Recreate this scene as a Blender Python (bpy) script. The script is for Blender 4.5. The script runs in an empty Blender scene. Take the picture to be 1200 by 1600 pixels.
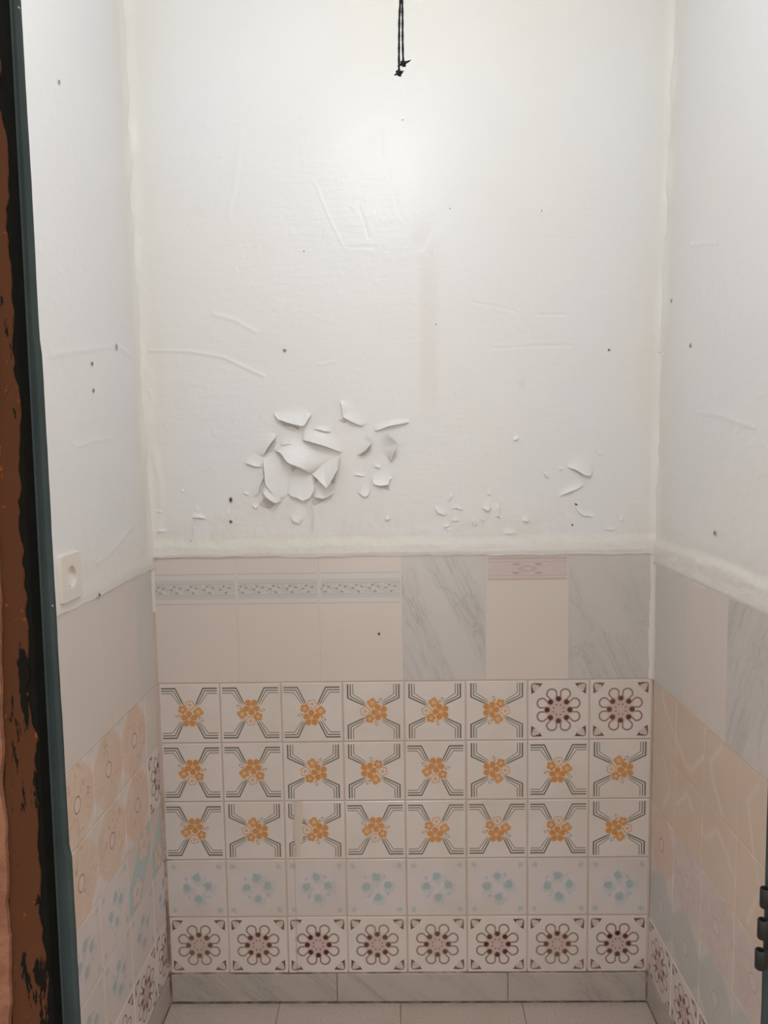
import bpy, bmesh, math, random
import numpy as np
from mathutils import Vector, Matrix

random.seed(7)
rng = np.random.RandomState(11)
scene = bpy.context.scene
C = scene.collection

# ------------------------------------------------------------------ camera, world, lights
CAM = np.array([-0.01317, -1.78860, 1.41719])
CR = np.array([0.999766, 0.014985, -0.015594])
CU = np.array([0.014189, 0.089722, 0.995866])
CF = np.array([-0.016322, 0.995854, -0.089488])
FPX = 1167.7
cd = bpy.data.cameras.new('camera')
cam = bpy.data.objects.new('camera', cd)
C.objects.link(cam)
cam.matrix_world = Matrix(((CR[0], CU[0], -CF[0], CAM[0]), (CR[1], CU[1], -CF[1], CAM[1]),
                           (CR[2], CU[2], -CF[2], CAM[2]), (0, 0, 0, 1)))
cd.sensor_fit = 'VERTICAL'
cd.sensor_height = 36.0
cd.lens = FPX / 1600 * 36.0
cd.clip_start = 0.02
scene.camera = cam

world = bpy.data.worlds.new('world')
scene.world = world
world.use_nodes = True
world.node_tree.nodes['Background'].inputs[0].default_value = (1.0, 0.955, 0.87, 1)
world.node_tree.nodes['Background'].inputs[1].default_value = 1.95

ld = bpy.data.lights.new('ceiling_bulb', 'POINT')
ld.energy = 10.2
ld.color = (0.92, 0.965, 0.985)
ld.shadow_soft_size = 0.055
lamp = bpy.data.objects.new('ceiling_bulb', ld)
lamp.location = (-0.035, -0.97, 2.385)
C.objects.link(lamp)

vs = scene.view_settings
vs.view_transform = 'Standard'
vs.look = 'None'
vs.gamma = 1.0
vs.use_curve_mapping = False
vs.exposure = 0.0

# ------------------------------------------------------------------ sizes of the room (metres)
XL, XR = -0.6095, 0.6063
CEIL = 2.72
PITCH = 0.152
ZT = 0.8393            # top of the five rows of small tiles
ZU = 1.158             # top of the tall tiles
DOOR_Y = -1.14


def wb(px, py):
    """point of the back wall seen at a photo pixel (used to read positions off the photograph)"""
    d = CF + (px - 600) / FPX * CR - (py - 800) / FPX * CU
    q = CAM + d * (-CAM[1] / d[1])
    return float(q[0]), float(q[2])


def wside(px, py, X):
    d = CF + (px - 600) / FPX * CR - (py - 800) / FPX * CU
    q = CAM + d * ((X - CAM[0]) / d[0])
    return float(q[1]), float(q[2])


# ------------------------------------------------------------------ helpers
def link_mesh(name, verts, faces, mats, parent=None, smooth=False, face_mats=None, uvs=None):
    me = bpy.data.meshes.new(name)
    me.from_pydata([tuple(v) for v in verts], [], [tuple(f) for f in faces])
    for m in (mats if isinstance(mats, (list, tuple)) else [mats]):
        me.materials.append(m)
    if face_mats is not None:
        me.polygons.foreach_set('material_index', face_mats)
    if smooth:
        me.polygons.foreach_set('use_smooth', [True] * len(me.polygons))
    if uvs is not None:
        lay = me.uv_layers.new(name='UVMap')
        idx = np.empty(len(me.loops), dtype=np.int32)
        me.loops.foreach_get('vertex_index', idx)
        lay.data.foreach_set('uv', np.asarray(uvs, dtype=np.float32)[idx].ravel())
    me.update()
    o = bpy.data.objects.new(name, me)
    C.objects.link(o)
    if parent is not None:
        o.parent = parent
    return o


def link_obj(name, me, parent=None):
    o = bpy.data.objects.new(name, me)
    C.objects.link(o)
    if parent is not None:
        o.parent = parent
    return o


def tag(o, label=None, cat=None, group=None, kind=None):
    if label: o['label'] = label
    if cat: o['category'] = cat
    if group: o['group'] = group
    if kind: o['kind'] = kind
    return o


def box_geo(x0, x1, y0, y1, z0, z1):
    v = [(x0, y0, z0), (x1, y0, z0), (x1, y1, z0), (x0, y1, z0), (x0, y0, z1), (x1, y0, z1), (x1, y1, z1), (x0, y1, z1)]
    f = [(0, 3, 2, 1), (4, 5, 6, 7), (0, 1, 5, 4), (1, 2, 6, 5), (2, 3, 7, 6), (3, 0, 4, 7)]
    return v, f


def join_geo(parts):
    V, F = [], []
    for v, f in parts:
        k = len(V)
        V += list(v)
        F += [tuple(i + k for i in q) for q in f]
    return V, F


# value noise on numpy arrays
def _hash(i, j, s):
    n = (i * 374761393 + j * 668265263 + s * 1442695041) & 0xffffffff
    n = ((n ^ (n >> 13)) * 1274126177) & 0xffffffff
    return ((n ^ (n >> 16)) & 0xffff) / 65535.0


def vnoise(x, y, s=0):
    x = np.asarray(x, dtype=np.float64); y = np.asarray(y, dtype=np.float64)
    i = np.floor(x).astype(np.int64); j = np.floor(y).astype(np.int64)
    u = x - i; v = y - j
    u = u * u * u * (u * (u * 6 - 15) + 10); v = v * v * v * (v * (v * 6 - 15) + 10)
    a = _hash(i, j, s); b = _hash(i + 1, j, s); c = _hash(i, j + 1, s); d = _hash(i + 1, j + 1, s)
    return (a * (1 - u) + b * u) * (1 - v) + (c * (1 - u) + d * u) * v - 0.5


def fbm(x, y, s=0, o=4, g=0.5):
    t = 0; a = 1.0
    for k in range(o):
        t = t + a * vnoise(x * 2 ** k + 17.3 * k, y * 2 ** k - 9.1 * k, s + k)
        a *= g
    return t


def sstep(a, b, x):
    t = np.clip((x - a) / (b - a), 0, 1)
    return t * t * (3 - 2 * t)


# ------------------------------------------------------------------ node expression helper
class E:
    nt = None

    def __init__(s, v): s.v = v

    @staticmethod
    def m(op, *a, clamp=False):
        n = E.nt.nodes.new('ShaderNodeMath')
        n.operation = op
        n.use_clamp = clamp
        for i, q in enumerate(a):
            if isinstance(q, E): E.nt.links.new(q.v, n.inputs[i])
            else: n.inputs[i].default_value = float(q)
        return E(n.outputs[0])

    def __add__(s, o): return E.m('ADD', s, o)
    __radd__ = __add__
    def __sub__(s, o): return E.m('SUBTRACT', s, o)
    def __rsub__(s, o): return E.m('SUBTRACT', o, s)
    def __mul__(s, o): return E.m('MULTIPLY', s, o)
    __rmul__ = __mul__
    def __truediv__(s, o): return E.m('DIVIDE', s, o)
    def __abs__(s): return E.m('ABSOLUTE', s)


def fmin(a, b): return E.m('MINIMUM', a, b)
def fmax(a, b): return E.m('MAXIMUM', a, b)
def hyp(a, b): return E.m('SQRT', a * a + b * b)
def cos(a): return E.m('COSINE', a)
def sin(a): return E.m('SINE', a)
def power(a, b): return E.m('POWER', a, b)


def below(x, t, s=0.006):
    """1 where x < t, soft over +-s"""
    return E.m('MULTIPLY_ADD', x, -1.0 / (2 * s), (t + s) / (2 * s), clamp=True)


def above(x, t, s=0.006):
    return E.m('MULTIPLY_ADD', x, 1.0 / (2 * s), (s - t) / (2 * s), clamp=True)


def cmix(f, a, b):
    n = E.nt.nodes.new('ShaderNodeMix')
    n.data_type = 'RGBA'
    for s, q in ((n.inputs[0], f), (n.inputs[6], a), (n.inputs[7], b)):
        if isinstance(q, E): E.nt.links.new(q.v, s)
        elif isinstance(q, (int, float)): s.default_value = q
        else: s.default_value = (*q, 1)
    return E(n.outputs[2])


def noise(scale, detail=3, rough=0.5, vec=None, dist=0.0, out=0):
    n = E.nt.nodes.new('ShaderNodeTexNoise')
    n.inputs['Scale'].default_value = scale
    n.inputs['Detail'].default_value = detail
    n.inputs['Roughness'].default_value = rough
    n.inputs['Distortion'].default_value = dist
    if vec is not None: E.nt.links.new(vec.v, n.inputs['Vector'])
    return E(n.outputs[out])


def position():
    return E(E.nt.nodes.new('ShaderNodeNewGeometry').outputs['Position'])


def sep(v):
    n = E.nt.nodes.new('ShaderNodeSeparateXYZ')
    E.nt.links.new(v.v, n.inputs[0])
    return E(n.outputs[0]), E(n.outputs[1]), E(n.outputs[2])


def comb(x, y, z=0.0):
    n = E.nt.nodes.new('ShaderNodeCombineXYZ')
    for i, q in enumerate((x, y, z)):
        if isinstance(q, E): E.nt.links.new(q.v, n.inputs[i])
        else: n.inputs[i].default_value = q
    return E(n.outputs[0])


def uvxy():
    n = E.nt.nodes.new('ShaderNodeUVMap')
    return sep(E(n.outputs[0]))[:2]


def orand():
    return E(E.nt.nodes.new('ShaderNodeObjectInfo').outputs['Random'])


def attr(name):
    n = E.nt.nodes.new('ShaderNodeAttribute')
    n.attribute_name = name
    return E(n.outputs['Fac'])


def material(name, fn, rough=0.4, spec=0.5, metal=0.0):
    m = bpy.data.materials.new(name)
    m.use_nodes = True
    E.nt = m.node_tree
    b = m.node_tree.nodes['Principled BSDF']
    b.inputs['Roughness'].default_value = rough
    b.inputs['Specular IOR Level'].default_value = spec
    b.inputs['Metallic'].default_value = metal
    r = fn()
    col, bump, rg = (r + (None, None))[:3] if isinstance(r, tuple) and isinstance(r[0], E) else (r, None, None)
    if isinstance(col, E): E.nt.links.new(col.v, b.inputs['Base Color'])
    else: b.inputs['Base Color'].default_value = (*col, 1)
    if bump is not None:
        h, dist = bump
        n = E.nt.nodes.new('ShaderNodeBump')
        n.inputs['Strength'].default_value = 1.0
        n.inputs['Distance'].default_value = dist
        E.nt.links.new(h.v, n.inputs['Height'])
        E.nt.links.new(n.outputs[0], b.inputs['Normal'])
    if rg is not None: E.nt.links.new(rg.v, b.inputs['Roughness'])
    return m


# ------------------------------------------------------------------ tile prints (flat print, drawn by nodes in UV space)
GLAZE = (0.700, 0.640, 0.612)


def grime(col, amt=0.35):
    """old yellowish film on the glaze, patchy"""
    p = position()
    g = noise(5.0, 4, 0.6, p)
    g = above(g, 0.56, 0.14)
    return cmix(g * amt, col, (0.50, 0.41, 0.33))


def glaze_bump():
    return (noise(14.0, 2, 0.5, position()), 0.0012)


def m_orange():
    u, v = uvxy()
    du = u - 0.5; dv = v - 0.5
    a = abs(du); b = abs(dv)
    lines = None
    for b0, a0, a1, w in ((0.425, 0.235, 0.10, 0.0125), (0.382, 0.262, 0.135, 0.009), (0.340, 0.300, 0.168, 0.0065)):
        h = below(abs(b - b0), w, 0.005) * above(a, a0) * below(a, 0.468)
        bb = 0.145
        nx, ny = (b0 - bb), -(a0 - a1)
        L = math.hypot(nx, ny)
        d = abs((a - a0) * (nx / L) + (b - b0) * (ny / L))
        g = below(d, w * 0.9, 0.005) * above(b, bb, 0.02) * below(b, b0 + w)
        q = fmax(h, g)
        lines = q if lines is None else fmax(lines, q)
    col = cmix(lines * 0.92, GLAZE, (0.080, 0.088, 0.055))
    # warm halo under the bouquet
    hal = below(hyp(du + 0.005, dv + 0.02), 0.19, 0.07)
    col = cmix(hal * 0.55, col, (0.74, 0.50, 0.31))
    O1 = (0.60, 0.27, 0.085); O2 = (0.64, 0.31, 0.11)

    def polar(cx, cy, k, ph=0.0):
        x = u - cx; y = v - cy
        r = hyp(x, y)
        t = E.m('ARCTAN2', y, x)
        return r, abs(cos(t * (k / 2.0) + ph))
    # leaves, outlined
    for cx, cy, an, l in ((0.300, 0.455, 0.3, 0.045), (0.690, 0.395, -0.7, 0.05), (0.628, 0.650, 1.0, 0.036)):
        x = u - cx; y = v - cy
        p = (x * math.cos(an) + y * math.sin(an)) / l
        q = (y * math.cos(an) - x * math.sin(an)) / (l * 0.45)
        r = hyp(p, q)
        col = cmix(below(abs(r - 0.85), 0.17, 0.10) * 0.85, col, (0.16, 0.15, 0.09))
    for cx, cy, R, k, ph, c in ((0.380, 0.565, 0.076, 5, 0.4, O1), (0.645, 0.520, 0.086, 4, 0.3, O2)):
        r, c5 = polar(cx, cy, k, ph)
        f = below(r - c5 * (R * 0.28), R * 0.75)
        col = cmix(f, col, c)
        col = cmix(below(abs(r - R * 0.25), 0.008, 0.006) * 0.75, col, (0.80, 0.60, 0.40))
    r, c5 = polar(0.487, 0.400, 5, -math.pi / 4)
    f = below(r - power(c5, 0.6) * 0.070, 0.072) * above(c5, 0.13, 0.09)
    col = cmix(f, col, O1)
    col = cmix(below(r, 0.026), col, (0.80, 0.60, 0.40))
    col = cmix(below(r, 0.010), col, (0.25, 0.12, 0.05))
    # outlined pale flower
    r, c5 = polar(0.505, 0.640, 5, 0.35)
    rr = r - c5 * 0.020
    col = cmix(below(rr, 0.066), col, (0.78, 0.62, 0.50))
    col = cmix(below(abs(rr - 0.058), 0.007, 0.006) * 0.8, col, (0.40, 0.20, 0.11))
    col = cmix(below(abs(r - 0.020), 0.006, 0.006) * 0.8, col, (0.22, 0.13, 0.08))
    return grime(col, 0.25), glaze_bump()


MAROON = (0.070, 0.020, 0.017)


def maroon_print(col, ink=MAROON, soft=(0.46, 0.27, 0.24)):
    u, v = uvxy()
    du = u - 0.5; dv = v - 0.5
    r = hyp(du, dv)
    th = E.m('ARCTAN2', dv, du)
    t = E.m('PINGPONG', th + math.pi * 2, math.pi / 8)
    # dot axis at t=0, petal axis at t=pi/8
    px = r * cos(t); py = r * sin(t)
    t2 = (math.pi / 8) - t
    qx = r * cos(t2); qy = r * sin(t2)
    dx = fmax(qx - 0.290, 0.0)
    rad = 0.083 - 0.42 * fmax(0.290 - qx, 0.0)
    ring = abs(hyp(dx, qy) - rad)
    msk = above(qx, 0.175, 0.01)
    col = cmix(below(r, 0.20, 0.05) * 0.55, col, soft)
    col = cmix(below(ring, 0.016, 0.012) * msk * 0.75, col, soft)
    col = cmix(below(ring, 0.0075, 0.006) * msk * 0.85, col, ink)
    col = cmix(below(hyp(px - 0.187, py), 0.060, 0.016) * 0.45, col, soft)
    col = cmix(below(hyp(px - 0.187, py), 0.043, 0.006), col, ink)
    col = cmix(below(hyp(qx - 0.088, qy), 0.012, 0.007) * 0.9, col, ink)
    col = cmix(below(abs(sin(th * 4.0)) * r, 0.006, 0.004) * below(r, 0.08, 0.02) * 0.5, col, GLAZE)
    # corner ornaments
    c1 = 0.5 - abs(du); c2 = 0.5 - abs(dv)
    p = fmax(c1, c2); q = fmin(c1, c2)
    tri = above(q, 0.048, 0.005) * below(q - p * 0.80, -0.034, 0.006) * below(p + q * 0.70, 0.268, 0.006)
    inner = below(hyp(p - 0.158, q - 0.098), 0.022, 0.008)
    edge = fmax(below(abs(q - 0.055), 0.0075, 0.005) * above(p, 0.075, 0.006) * below(p, 0.2), below(abs(hyp(p - 0.085, q - 0.085) - 0.033), 0.006, 0.005) * below(p + q, 0.15))
    heart = below(hyp(p - 0.125, q - 0.095), 0.062, 0.025)
    col = cmix(heart * 0.40, col, soft)
    col = cmix(fmax(tri * (1.0 - inner), edge) * 0.93, col, ink)
    return col


def m_maroon():
    return grime(maroon_print(GLAZE), 0.3), glaze_bump()


def m_blue():
    u, v = uvxy()
    p = position()
    nz = noise(75.0, 3, 0.6, p)
    w = (nz - 0.5) * 0.14
    du = u - 0.5; dv = v - 0.5
    base = cmix(below(hyp(du, dv), 0.40, 0.06), (0.66, 0.60, 0.575), (0.65, 0.60, 0.60))
    col = base
    B = (0.34, 0.45, 0.475)
    B2 = (0.38, 0.45, 0.50)
    for cx, cy in ((0.50, 0.695), (0.325, 0.52), (0.695, 0.545), (0.525, 0.325)):
        r = hyp(u - cx, v - cy) + w * 0.6
        col = cmix(below(hyp(u - cx - 0.02, v - cy + 0.04) + w * 2.2, 0.105, 0.03) * 0.35, col, B2)
        col = cmix(below(r, 0.070, 0.014) * 0.75, col, B)
        col = cmix(below(abs(r - 0.036), 0.008, 0.010) * 0.40, col, (0.29, 0.40, 0.44))
    for cx, cy in ((0.32, 0.67), (0.645, 0.70), (0.365, 0.345), (0.70, 0.375)):
        col = cmix(below(hyp(u - cx, v - cy) + w, 0.026, 0.012) * 0.6, col, B2)
    c1 = 0.5 - abs(du); c2 = 0.5 - abs(dv)
    t = E.m('ARCTAN2', c2 - 0.11, c1 - 0.11)
    r = hyp(c1 - 0.11, c2 - 0.11)
    col = cmix(below(r + w * 0.8 - abs(cos(t * 2.5)) * 0.03, 0.024, 0.014) * 0.65, col, B)
    return grime(col, 0.35), glaze_bump()


def ring_tile(base1, base2, ringc, white=0.0, squig=0.0, mottled=0.0):
    def fn():
        u, v = uvxy()
        du = u - 0.5; dv = v - 0.5
        a = abs(du); b = abs(dv)
        p = position()
        n = noise(22.0, 3, 0.6, p)
        col = cmix(above(n, 0.5, 0.16), base1, base2)
        if mottled:
            col = cmix(above(noise(60.0, 3, 0.6, p), 0.55, 0.08) * mottled, col, (0.56, 0.42, 0.42))
        if white:
            d = a + b + (noise(9.0, 2, 0.5, p) - 0.5) * 0.10
            col = cmix(above(d, 0.70, 0.05) * white, col, (0.69, 0.63, 0.60))
            col = cmix(above(d, 0.88, 0.03) * white * 0.35, col, (0.55, 0.50, 0.48))
        if squig:
            s = noise(26.0, 1, 0.4, p, 1.0)
            s = below(abs(s - 0.5), 0.009, 0.006)
            col = cmix(s * squig * below(a + b, 0.62, 0.03) * above(hyp(du, dv), 0.15, 0.02), col, (0.46, 0.36, 0.24))
        r = hyp(du * 1.05, dv * 0.92)
        col = cmix(below(r, 0.09, 0.01) * 0.35, col, (0.72, 0.64, 0.60))
        col = cmix(below(abs(r - 0.096), 0.009, 0.006) * 0.85, col, ringc)
        return grime(col, 0.2), glaze_bump()
    return fn


def m_starflower():
    u, v = uvxy()
    col = GLAZE
    du = u - 0.5; dv = v - 0.5
    nz = (noise(40.0, 2, 0.5, position()) - 0.5) * 0.06
    col = cmix(below(abs(du - dv), 0.42, 0.02), (0.62, 0.53, 0.49), (0.41, 0.52, 0.55))
    for cx, cy, R in ((0.70, 0.78, 0.27), (0.32, 0.24, 0.24)):
        x = u - cx; y = v - cy
        r = hyp(x, y); t = E.m('ARCTAN2', y, x)
        rr = r + nz - abs(cos(t * 2.5)) * (R * 0.42)
        col = cmix(below(rr, R * 0.60, 0.02), col, (0.55, 0.38, 0.33))
        col = cmix(below(rr, R * 0.48, 0.03), col, (0.66, 0.55, 0.48))
        col = cmix(below(abs(r - R * 0.16), 0.012, 0.008) * 0.6, col, (0.30, 0.24, 0.22))
    return grime(col, 0.3), glaze_bump()


VEINS = [((1034, 1084), (1051, 1143), (1066, 1178), (1073, 1198), (1081, 1203), (1098, 1184)),
         ((1127, 1168), (1110, 1190), (1118, 1234), (1127, 1272)),
         ((1187, 1226), (1167, 1252), (1175, 1310), (1185, 1380)),
         ((1036, 1183), (1047, 1235), (1031, 1270)),
         ((1058, 1256), (1073, 1240), (1086, 1272), (1102, 1310), (1121, 1296), (1145, 1366)),
         ((1195, 1395), (1180, 1405), (1168, 1440))]


def m_peach_marble():
    p = position()
    x, y, z = sep(p)
    n = noise(3.4, 2, 0.45, p)
    col = cmix(above(n, 0.5, 0.25), (0.595, 0.475, 0.385), (0.645, 0.520, 0.430))
    wy = (noise(13.0, 2, 0.5, p) - 0.5) * 0.022
    yy = y + wy; zz = z - wy
    best = None
    for line in VEINS:
        pts = [wside(a, b, XR) for a, b in line]
        for (y0, z0), (y1, z1) in zip(pts[:-1], pts[1:]):
            dy, dz = y1 - y0, z1 - z0
            L2 = dy * dy + dz * dz
            t = E.m('MULTIPLY_ADD', yy, dy / L2, -(y0 * dy + z0 * dz) / L2)
            t = E.m('MULTIPLY_ADD', zz, dz / L2, t)
            t.v.node.use_clamp = True
            d = hyp(yy - y0 - t * dy, zz - z0 - t * dz)
            best = d if best is None else fmin(best, d)
    vv = below(best, 0.0035, 0.0065)
    faint = noise(7.0, 3, 0.6, p, 1.0)
    col = cmix(below(abs(faint - 0.5), 0.006, 0.014) * 0.14, col, (0.66, 0.58, 0.52))
    col = cmix(vv * above(noise(9.0, 2, 0.5, p), 0.34, 0.16) * 0.9, col, (0.70, 0.61, 0.545))
    return col, glaze_bump()


def m_plain():
    p = position()
    n = noise(3.0, 3, 0.5, p)
    col = cmix(n, (0.640, 0.570, 0.535), (0.665, 0.605, 0.565))
    t = orand()
    return cmix(t * 0.25, col, (0.60, 0.57, 0.55)), glaze_bump()


def m_plain_grey():
    p = position()
    n = noise(4.0, 3, 0.5, p)
    return cmix(n, (0.585, 0.560, 0.540), (0.625, 0.595, 0.570)), glaze_bump()


def m_border():
    u, v = uvxy()
    p = position()
    col = cmix(noise(3.0, 3, 0.5, p), (0.655, 0.575, 0.530), (0.67, 0.60, 0.555))
    inx = above(u, 0.015, 0.003) * below(u, 0.985, 0.003)
    G = (0.46, 0.43, 0.42)

    def band(c, h, k):
        return below(abs(v - c), h, 0.002) * inx * k
    col = cmix(below(abs(v - 0.735), 0.122, 0.003), col, (0.63, 0.595, 0.575))
    for c in (0.850, 0.618):
        col = cmix(band(c, 0.006, 0.5), col, G)
    for c in (0.793, 0.669):
        col = cmix(band(c, 0.014, 0.30), col, G)
        tk = below(abs(E.m('PINGPONG', u * 50.0, 0.5) - 0.25), 0.12, 0.06)
        col = cmix(tk * band(c, 0.012, 0.28), col, G)
    col = cmix(band(0.775, 0.003, 0.6), col, (0.36, 0.34, 0.33))
    col = cmix(band(0.687, 0.003, 0.6), col, (0.36, 0.34, 0.33))
    fl = below(abs(v - 0.731), 0.041, 0.002) * inx
    col = cmix(fl * 0.35, col, (0.74, 0.70, 0.67))
    # scrolling leaves: soft grey foliage, pale diagonal strokes, dark seeds, five repeats across the tile
    s = (v - 0.731) / 0.041
    k = E.m('FRACT', u * 5.0 + 0.15)
    q = comb(u * 95.0 + s * 1.6, s * 3.4, 0.0)
    lf = above(noise(1.5, 3, 0.7, q, 0.8), 0.51, 0.05)
    D = (0.27, 0.26, 0.26)
    lobe = above(sin(u * (math.pi * 10)) * s * 0.8 + abs(sin(u * math.pi * 10)) , 0.25, 0.35)
    col = cmix(fl * lf * 0.75, col, (0.30, 0.29, 0.29))
    di = below(abs(E.m('PINGPONG', k * 5.0 + s * 0.9 + 4.0, 0.5) - 0.25), 0.07, 0.06) * below(abs(s + (k - 0.5) * 2.2), 0.45, 0.2)
    col = cmix(fl * di * 0.7, col, (0.74, 0.70, 0.67))
    for a, b in ((0.38, 0.55), (0.52, -0.62), (0.20, 0.0), (0.72, 0.28)):
        col = cmix(fl * below(hyp((k - a) * 6.5, (s - b) * 3.4), 0.62, 0.25) * 0.75, col, D)
    return col, glaze_bump()


def m_border_pink():
    u, v = uvxy()
    p = position()
    col = cmix(noise(3.0, 3, 0.5, p), (0.645, 0.565, 0.515), (0.665, 0.595, 0.545))
    inx = above(u, 0.02, 0.003) * below(u, 0.98, 0.003)
    K = (0.50, 0.40, 0.385)
    col = cmix(below(abs(v - 0.865), 0.088, 0.003) * inx * 0.8, col, (0.61, 0.515, 0.49))
    for c, h in ((0.945, 0.010), (0.785, 0.009), (0.918, 0.004), (0.812, 0.004)):
        col = cmix(below(abs(v - c), h, 0.004) * inx * 0.75, col, K)
    s = (v - 0.865) / 0.045
    x = (u - 0.5) * 4.6
    r = hyp(x * 1.05, s * 1.0)
    inb = below(abs(s), 0.95, 0.08) * inx
    col = cmix(below(abs(r - 0.42), 0.13, 0.08) * 0.5 * inb, col, (0.42, 0.33, 0.32))
    ck = below(hyp(abs(x) - 0.62, abs(s) - 0.75), 0.20, 0.10)
    col = cmix(ck * 0.7, col, (0.36, 0.28, 0.27))
    nz = noise(1.1, 2, 0.6, comb(u * 34.0, s * 2.2, 0.0), 0.8)
    col = cmix(above(nz, 0.52, 0.04) * inb * 0.30, col, K)
    return col, glaze_bump()


def marble(base, dark, amt, sc=6.0, slope=1.6, speck=0.0, flip=1.0):
    def fn():
        p = position()
        x, y, z = sep(p)
        h = x + y
        w = noise(5.0, 3, 0.6, p)
        q = comb((h * flip * 1.0 + z / slope) * 3.0 + orand() * 5.0, (h * flip * -0.35 + z * 0.6) * 0.9 + w * 0.35, 0.0)
        n = noise(sc, 4, 0.62, q, 0.5)
        n2 = noise(sc * 3.5, 4, 0.6, q, 0.3)
        col = cmix(above(n, 0.55, 0.13) * amt, base, dark)
        col = cmix(below(abs(n2 - 0.5), 0.02, 0.03) * above(n, 0.53, 0.07) * amt, col, tuple(c * 0.72 for c in dark))
        if speck:
            col = cmix(above(noise(45.0, 3, 0.6, p), 0.56, 0.08) * speck, col, dark)
        return col, glaze_bump()
    return fn


def m_grout():
    p = position()
    x, y, z = sep(p)
    n = noise(9.0, 4, 0.65, p)
    col = cmix(above(n, 0.5, 0.2), (0.56, 0.455, 0.41), (0.50, 0.40, 0.34))
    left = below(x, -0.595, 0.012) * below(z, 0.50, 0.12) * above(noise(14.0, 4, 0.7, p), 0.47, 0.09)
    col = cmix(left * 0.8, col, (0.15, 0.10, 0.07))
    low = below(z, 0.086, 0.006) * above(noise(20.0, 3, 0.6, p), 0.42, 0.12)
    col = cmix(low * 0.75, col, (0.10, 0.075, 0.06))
    return col, (noise(120.0, 3, 0.6, p), 0.001)


def m_terrazzo():
    p = position()
    n = noise(160.0, 2, 0.6, p)
    n2 = noise(7.0, 4, 0.6, p)
    col = cmix(above(n, 0.56, 0.08) * 0.5, (0.56, 0.475, 0.43), (0.42, 0.36, 0.32))
    col = cmix(above(n2, 0.52, 0.15) * 0.35, col, (0.48, 0.38, 0.32))
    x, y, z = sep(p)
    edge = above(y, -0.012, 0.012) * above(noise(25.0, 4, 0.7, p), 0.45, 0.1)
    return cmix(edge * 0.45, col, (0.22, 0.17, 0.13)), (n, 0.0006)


def m_paint():
    """old gloss emulsion: cream in the corners and on the ledge, whiter in the middle, faint yellow stripe"""
    p = position()
    x, y, z = sep(p)
    cr = attr('cream')
    n = noise(3.0, 3, 0.5, p)
    col = cmix(above(n, 0.5, 0.2), (0.765, 0.752, 0.742), (0.745, 0.742, 0.755))
    col = cmix(cr, col, (0.750, 0.728, 0.690))
    st = attr('marks')
    col = cmix(st, col, (0.60, 0.545, 0.475))
    b1 = noise(60.0, 4, 0.6, p, 0.4)
    q = comb(x * 1.0 + y, z * 6.0, 0.0)
    b2 = noise(14.0, 3, 0.6, q)
    h = b1 * 0.18 + b2 * 0.30 + above(noise(26.0, 2, 0.5, p), 0.66, 0.05) * 0.16
    rg = E.m('MULTIPLY_ADD', noise(11.0, 4, 0.7, p), 0.22, 0.245)
    return col, (h, 0.0016), rg


def m_flake():
    p = position()
    return cmix(noise(8.0, 2, 0.5, p), (0.735, 0.725, 0.715), (0.75, 0.74, 0.745)), (noise(90.0, 2, 0.5, p), 0.0006)


M = {}
M['orange'] = material('glaze_orange_flowers', m_orange, 0.22)
M['maroon'] = material('glaze_maroon_rosette', m_maroon, 0.22)
M['blue'] = material('glaze_blue_roses', m_blue, 0.22)
M['ring_orange'] = material('glaze_orange_ring', ring_tile((0.66, 0.49, 0.385), (0.69, 0.545, 0.455), (0.22, 0.16, 0.14), 0.9, 0.9), 0.25)
M['ring_peach'] = material('glaze_peach_ring', ring_tile((0.64, 0.475, 0.40), (0.66, 0.52, 0.45), (0.30, 0.24, 0.22), 0.5, 0.25), 0.25)
M['ring_lilac'] = material('glaze_lilac_ring', ring_tile((0.60, 0.515, 0.495), (0.63, 0.54, 0.51), (0.47, 0.39, 0.37), 0.22, 0.2, 0.5), 0.25)
M['ring_sky'] = material('glaze_sky_ring', ring_tile((0.49, 0.505, 0.50), (0.53, 0.53, 0.52), (0.45, 0.38, 0.40), 0.50, 0.0, 0.15), 0.25)
M['star'] = material('glaze_star_flowers', m_starflower, 0.25)
M['peach_marble'] = material('glaze_peach_marble', m_peach_marble, 0.22)
M['plain'] = material('glaze_plain_cream', m_plain, 0.25)
M['plain_grey'] = material('glaze_plain_grey', m_plain_grey, 0.25)
M['border'] = material('glaze_grey_scroll_border', m_border, 0.25)
M['border_pink'] = material('glaze_pink_border', m_border_pink, 0.25)
M['marble'] = material('glaze_grey_marble', marble((0.585, 0.550, 0.530), (0.475, 0.455, 0.445), 0.60, 3.4, 2.2), 0.22)
M['baseboard'] = material('baseboard_marble', marble((0.475, 0.415, 0.375), (0.37, 0.345, 0.32), 0.6, 4.2, 0.9, 0.12), 0.3)
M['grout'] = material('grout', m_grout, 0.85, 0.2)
M['bead'] = material('corner_bead', lambda: cmix(noise(30.0, 3, 0.6, position()), (0.66, 0.605, 0.57), (0.74, 0.69, 0.66)), 0.45)
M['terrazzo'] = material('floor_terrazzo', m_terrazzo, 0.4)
M['paint'] = material('wall_paint', m_paint, 0.32, 0.34)
M['flake'] = material('lifted_paint', m_flake, 0.4, 0.4)
M['dark'] = material('hole_dark', lambda: (0.07, 0.06, 0.055), 0.8, 0.1)
M['rim'] = material('hole_rim', lambda: (0.50, 0.48, 0.47), 0.7, 0.2)
M['filler'] = material('cream_filler', lambda: cmix(noise(20.0, 3, 0.5, position()), (0.59, 0.52, 0.44), (0.64, 0.57, 0.49)), 0.6)
M['plastic'] = material('socket_plastic', lambda: cmix(noise(30.0, 3, 0.5, position()), (0.72, 0.66, 0.60), (0.75, 0.69, 0.635)), 0.35)
M['plastic_in'] = material('socket_cup', lambda: (0.40, 0.30, 0.24), 0.45)
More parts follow.
